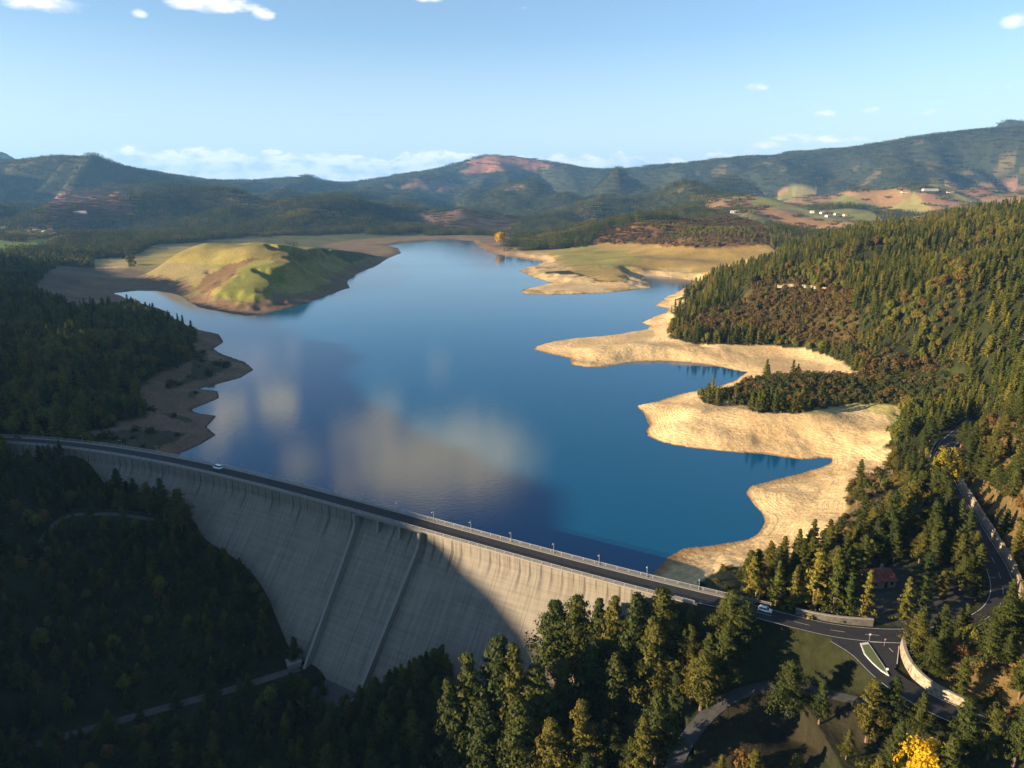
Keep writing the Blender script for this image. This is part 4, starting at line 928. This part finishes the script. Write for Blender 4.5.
# ---------------------------------------------------------------- buildings
M_TILE=simple('red_roof_tiles',(.30,.075,.045),.8,var=.3,scale=1.5); M_PLAST=simple('cream_plaster',(.62,.56,.46),.8,var=.1); M_DARKW=simple('window_dark',(.03,.035,.04),.2); M_WWALL=simple('white_plaster',(.5,.48,.45),.8,var=.05); M_PINKR=simple('pale_red_roof',(.42,.16,.12),.8,var=.2); M_GREYR=simple('grey_roof',(.35,.34,.33),.7,var=.2)
def house(name,label,x,y,rz,w,d,h,rh,wm,rm_,nwin=3,group=None,chim=True,z=None):
    z=ground(x,y)-.2 if z is None else z; o=thing(name,label,'house' if 'house' in name else 'building',(x,y,z),rz,group)
    b=MB(); b.box((0,0,0),w,d,h,z0=0.); b.face([(-w/2,-d/2,h),(-w/2,d/2,h),(-w/2,0,h+rh)][::-1]); b.face([(w/2,-d/2,h),(w/2,d/2,h),(w/2,0,h+rh)]); b.obj('wall',wm,o)
    r_=MB(); e=.5
    for sy in (-1,1):
        r_.loft([[(xx,sy*(d/2+e),h-e*rh/(d/2)+.02),(xx,0,h+rh+.02),(xx,0,h+rh+.22),(xx,sy*(d/2+e),h-e*rh/(d/2)+.22)] for xx in (-w/2-e,w/2+e)])
    rf=r_.obj('roof',rm_,o)
    if chim: c_=MB(); c_.box((w*.25,d*.12,0),.7,.7,rh+1.3,z0=h); c_.obj('chimney',wm,rf)
    dr=MB(); dr.box((w*.1,-d/2-.01,0),1.,.08,2.1,z0=.2); dr.obj('door',M_DARKW,o)
    for i in range(nwin):
        for sy in (-1,1):
            xx=-w/2+w*(i+.5)/nwin
            if sy==-1 and abs(xx-w*.1)<1.2: continue
            q=MB(); q.box((xx,sy*(d/2+.01),0),1.,.06,1.2,z0=1.2); q.obj('window',M_DARKW,o)
        if h>5:
            q=MB(); q.box((-w/2+w*(i+.5)/nwin,-d/2-.01,0),1.,.06,1.2,z0=4.2); q.obj('window',M_DARKW,o)
    for sx in (-1,1): q=MB(); q.box((sx*(w/2+.01),0,0),.06,1.,1.2,z0=1.2); q.obj('window',M_DARKW,o)
    return o
x,y,z=atz(886,590,14); house('hut','small hut with a weathered, shade-toned red roof half hidden behind the firs by the road',x-1,y+5,.15,9,8,2.8,2.2,simple('grey_render',(.2,.18,.15),.9),simple('weathered_shade_toned_tiles',(.17,.05,.035),.9,var=.5,scale=.8),3,z=ground(x-1,y+5)-.1)  # roof colour holds the trees' shade as well as the tiles' wear
def fh(px,py,name,label,rz,w,d,h,rh,wm,rm_,nw=3):
    x,y,z=foot(px,py); house(name,label,x,y,rz,w,d,h,rh,wm,rm_,nw,z=z-.5)
fh(532,243,'farmhouse','cream farmhouse with dark red roof beside the lone golden tree on the far shore',.3,22,10,5,3,M_PLAST,M_TILE)
fh(520,243,'farmhouse','small white farmhouse on the far shore point close to the golden tree',-.2,11,8,4.5,2.5,M_WWALL,M_PINKR)
fh(545,241,'farmhouse','brown roofed barn at the foot of the far shore forest',.5,16,9,4,3,M_PLAST,M_TILE)
fh(78,214,'long_building','long white building with a pink roof on the hillside above the village',.15,62,16,9,3,M_WWALL,M_PINKR,8)
vl=[(12,235,14,M_PLAST,M_TILE,'cream village house at the end of the far village near the green field'),(28,233,12,M_WWALL,M_PINKR,'white village house with pink roof among autumn trees'),(36,231,13,M_PLAST,M_PINKR,'cream village house with pink roof on the rise'),(44,233,15,M_WWALL,M_GREYR,'white village house with grey roof in the middle of the village'),(50,231,12,M_WWALL,M_TILE,'white village house with red roof by the brown woods'),(5,229,18,M_WWALL,M_GREYR,'pale grey roofed shed above the village'),(42,236,12,M_PLAST,M_GREYR,'low cream house nearest the bright green field'),(20,229,14,M_PLAST,M_TILE,'red roofed house on the upper edge of the village'),(54,235,11,M_WWALL,M_GREYR,'last white house of the village before the trees')]
for i,(a,b_,w,wm,rm_,lb) in enumerate(vl): fh(a,b_,'village_house',lb,(i*37%10)/10-.4,w*1.15,10,6,3,wm,rm_)
fr=[(735,213,34,M_WWALL,M_GREYR,'long pale farm shed in the tan fields beyond the brown hill'),(828,217,20,M_WWALL,M_PINKR,'white farmhouse in the valley behind the fir hill'),(836,215,16,M_PLAST,M_TILE,'red roofed farmhouse next to the white one behind the fir hill'),(822,214,14,M_WWALL,M_GREYR,'small grey roofed farmhouse behind the fir hill'),(845,216,14,M_PLAST,M_PINKR,'pink roofed farm building at the end of the hamlet behind the fir hill'),(930,191,80,M_WWALL,M_GREYR,'very long white building on the far plateau below the mountains'),(905,193,40,M_PLAST,M_TILE,'reddish farm building on the far plateau'),(950,193,36,M_WWALL,M_PINKR,'white farm building on the far plateau with pink roof'),(812,213,12,M_PLAST,M_GREYR,'tiny cream shed by the autumn trees in the farmland')]
for i,(a,b_,w,wm,rm_,lb) in enumerate(fr): fh(a,b_,'farm_building',lb,(i*29%10)/12-.3,w,12 if w<50 else 18,6 if w<50 else 9,3,wm,rm_,4)
# bare earth cutting on the fir hill
pts=[foot(a,b_) for a,b_ in ((778,288),(790,287),(805,288),(828,291))]
mb=MB(); P_=[]
for (a,b_,c_) in smooth_line(pts,4): P_.append([(a,b_-2.5,c_+.2),(a,b_-2.2,c_+2.6),(a,b_+2.5,c_+3.2),(a,b_+3.5,c_+.2)])
mb.loft(P_); tag(mb.obj('earth_bank',simple('pale_earth',(.30,.25,.18),.9,var=.2,scale=.3)),kind='structure')
# ---------------------------------------------------------------- haze
mb=MB(); mb.box((0,6500,0),32000,42000,1080,z0=-60.)
hz=mb.obj('haze',None) if False else None
m=bpy.data.materials.new('haze_air'); m.use_nodes=True; nt=m.node_tree; nt.nodes.remove(nt.nodes['Principled BSDF'])
pv=nt.nodes.new('ShaderNodeVolumePrincipled'); pv.inputs['Color'].default_value=(.22,.52,1.,1); pv.inputs['Density'].default_value=4.2e-5; pv.inputs['Anisotropy'].default_value=.1
nt.links.new(pv.outputs[0],nt.nodes['Material Output'].inputs['Volume'])
mb=MB(); mb.box((0,0,0),62000,62000,1400,z0=-70.); hz=mb.obj('haze',m); tag(hz,kind='stuff',label='thin bluish air haze over the whole valley',cat='haze')
# ---------------------------------------------------------------- light
w=bpy.data.worlds.new('World'); sc.world=w; w.use_nodes=True; nt=w.node_tree; bg=nt.nodes['Background']
sky=N(nt,'ShaderNodeTexSky',sky_type='NISHITA',sun_disc=False,sun_elevation=SUN_EL,sun_rotation=SUN_AZ,altitude=1200.,air_density=1.,dust_density=.4,ozone_density=1.7)
tc=N(nt,'ShaderNodeTexCoord'); D=tc.outputs['Generated']; sd=N(nt,'ShaderNodeSeparateXYZ'); L(nt,D,sd.inputs[0])
hs=N(nt,'ShaderNodeHueSaturation',i_Saturation=1.12,i_Value=1.1); L(nt,sky.outputs[0],hs.inputs['Color'])
az=M2(nt,'ARCTAN2',sd.outputs[0],sd.outputs[1]); el=M2(nt,'ARCSINE',sd.outputs[2])
def dirpx(px,py):
    d=ray(px,py); return math.atan2(d[0],d[1]),math.asin(d[2]/math.sqrt(sum(q*q for q in d)))
def gauss(a0,e0,wa,we):
    x_=M2(nt,'DIVIDE',M2(nt,'SUBTRACT',az,a0),wa);y_=M2(nt,'DIVIDE',M2(nt,'SUBTRACT',el,e0),we)
    return M2(nt,'EXPONENT',M2(nt,'MULTIPLY',M2(nt,'ADD',M2(nt,'MULTIPLY',x_,x_),M2(nt,'MULTIPLY',y_,y_)),-1.))
def ng_(scale,sz,det=6.,rg=.55):
    n=N(nt,'ShaderNodeTexNoise',i_Scale=scale,i_Detail=det,i_Roughness=rg); mp=N(nt,'ShaderNodeMapping'); mp.inputs['Scale'].default_value=(1,1,sz); L(nt,D,mp.inputs[0]); L(nt,mp.outputs[0],n.inputs['Vector']); return n.outputs[0]
nA=ng_(9.,2.2); nB=ng_(30.,2.6,7.,.6)
acc=None
def addm(v):
    global acc
    acc=v if acc is None else M2(nt,'MAXIMUM',acc,v)
HIGH=M2(nt,'MULTIPLY',M2(nt,'SUBTRACT',el,R(13.6)),1/R(1.6),clamp=True)
def refl(px,py): # the sky point whose reflection shows at this pixel
    d=ray(px,py); return math.atan2(d[0],d[1]),-math.asin(d[2]/math.sqrt(sum(q*q for q in d)))
for (px,py,wa,we,k) in [(440,462,.15,.065,1.3),(370,440,.08,.03,.8),(480,480,.10,.05,.75),(280,403,.035,.022,1.),(230,412,.035,.02,.8),(215,440,.03,.02,.8),(300,460,.05,.03,.8),(390,415,.05,.03,.7),(345,490,.05,.03,.6)]:
    a0,e0=refl(px,py); addm(M2(nt,'MULTIPLY',gauss(a0,e0,wa,we),k))
for (px,py,wa,we,k) in [(215,3,.06,.013,1.15),(40,2,.05,.012,1.),(140,14,.012,.006,.8),(262,14,.02,.01,.9),(430,-3,.03,.008,.8),(470,10,.02,.005,.5),(1015,20,.02,.01,.7),(835,139,.06,.006,.8),(790,137,.03,.005,.8),(760,145,.03,.006,.75),(825,113,.02,.006,.75),(870,110,.015,.005,.65),(1010,85,.02,.004,.7),(757,87,.02,.006,.7),(930,112,.012,.005,.65),(525,8,.02,.004,.4)]:
    a0,e0=dirpx(px,py); addm(M2(nt,'MULTIPLY',gauss(a0,e0,wa,we),k))
cl=M2(nt,'MULTIPLY',M2(nt,'SUBTRACT',M2(nt,'ADD',acc,M2(nt,'MULTIPLY',M2(nt,'ADD',M2(nt,'MULTIPLY',nA,.6),M2(nt,'MULTIPLY',nB,.6)),1.15)),1.08),2.6,clamp=True)
# low cumulus bank on the horizon
base_=M2(nt,'ADD',R(3.05),M2(nt,'MULTIPLY',M2(nt,'SUBTRACT',ng_(7.,.0,3.),.5),R(2.6)))
topm=M2(nt,'DIVIDE',M2(nt,'SUBTRACT',M2(nt,'ADD',base_,M2(nt,'MULTIPLY',M2(nt,'SUBTRACT',ng_(42.,2.2,6.,.6),.5),R(2.2))),el),R(.13),clamp=True)
span=M2(nt,'MULTIPLY',M2(nt,'DIVIDE',M2(nt,'ADD',az,.55),.06,clamp=True),M2(nt,'DIVIDE',M2(nt,'SUBTRACT',.38,az),.12,clamp=True))
bank=M2(nt,'MULTIPLY',topm,span)
cshade=RAMP(nt,nB,[(.38,(.52,.60,.72)),(.56,(1.,.96,.9))])
skyc=MIX(nt,RAMP(nt,el,[(.0,.70),(.06,.52),(.2,.08)]),hs.outputs[0],(4.95,5.1,5.15))
CLB=3.6
cc=MIX(nt,1.,cshade,MIX(nt,HIGH,(8.4,8.1,7.9),(15.5,13.,7.2)),'MULTIPLY')
o1=MIX(nt,M2(nt,'MULTIPLY',cl,.85),skyc,cc); o1=MIX(nt,M2(nt,'MULTIPLY',bank,.85),o1,cc)
L(nt,o1,bg.inputs[0]); bg.inputs[1].default_value=.05
sl_=bpy.data.lights.new('sun','SUN'); so=bpy.data.objects.new('sun',sl_); col.objects.link(so); sl_.energy=5.; sl_.angle=R(.5); sl_.color=(1.,.77,.50)
sdv=(math.sin(SUN_AZ)*math.cos(SUN_EL),math.cos(SUN_AZ)*math.cos(SUN_EL),math.sin(SUN_EL))
from mathutils import Vector
so.rotation_euler=Vector(sdv).to_track_quat('Z','Y').to_euler()
# ---------------------------------------------------------------- camera and view
cam=bpy.data.cameras.new('camera'); co=bpy.data.objects.new('camera',cam); col.objects.link(co); sc.camera=co
cam.sensor_width=36; cam.lens=F/1024*36; cam.clip_end=90000; cam.clip_start=1
co.location=(0,0,HC); co.rotation_euler=(R(90)-PIT,0,0)
vs=sc.view_settings; vs.view_transform='Standard'; vs.look='None'; vs.exposure=2.0; vs.gamma=1; vs.use_curve_mapping=False
sc.render.engine='CYCLES'; cy=sc.cycles; cy.max_bounces=5; cy.diffuse_bounces=2; cy.glossy_bounces=3; cy.transmission_bounces=2; cy.volume_bounces=0; cy.transparent_max_bounces=4; cy.use_denoising=True; cy.denoiser='OPENIMAGEDENOISE'; cy.denoising_input_passes='RGB_ALBEDO_NORMAL'; cy.denoising_prefilter='ACCURATE'; cy.use_adaptive_sampling=False; cy.caustics_reflective=False; cy.caustics_refractive=False
print('trees',{k:len(v) for k,v in T.items()})
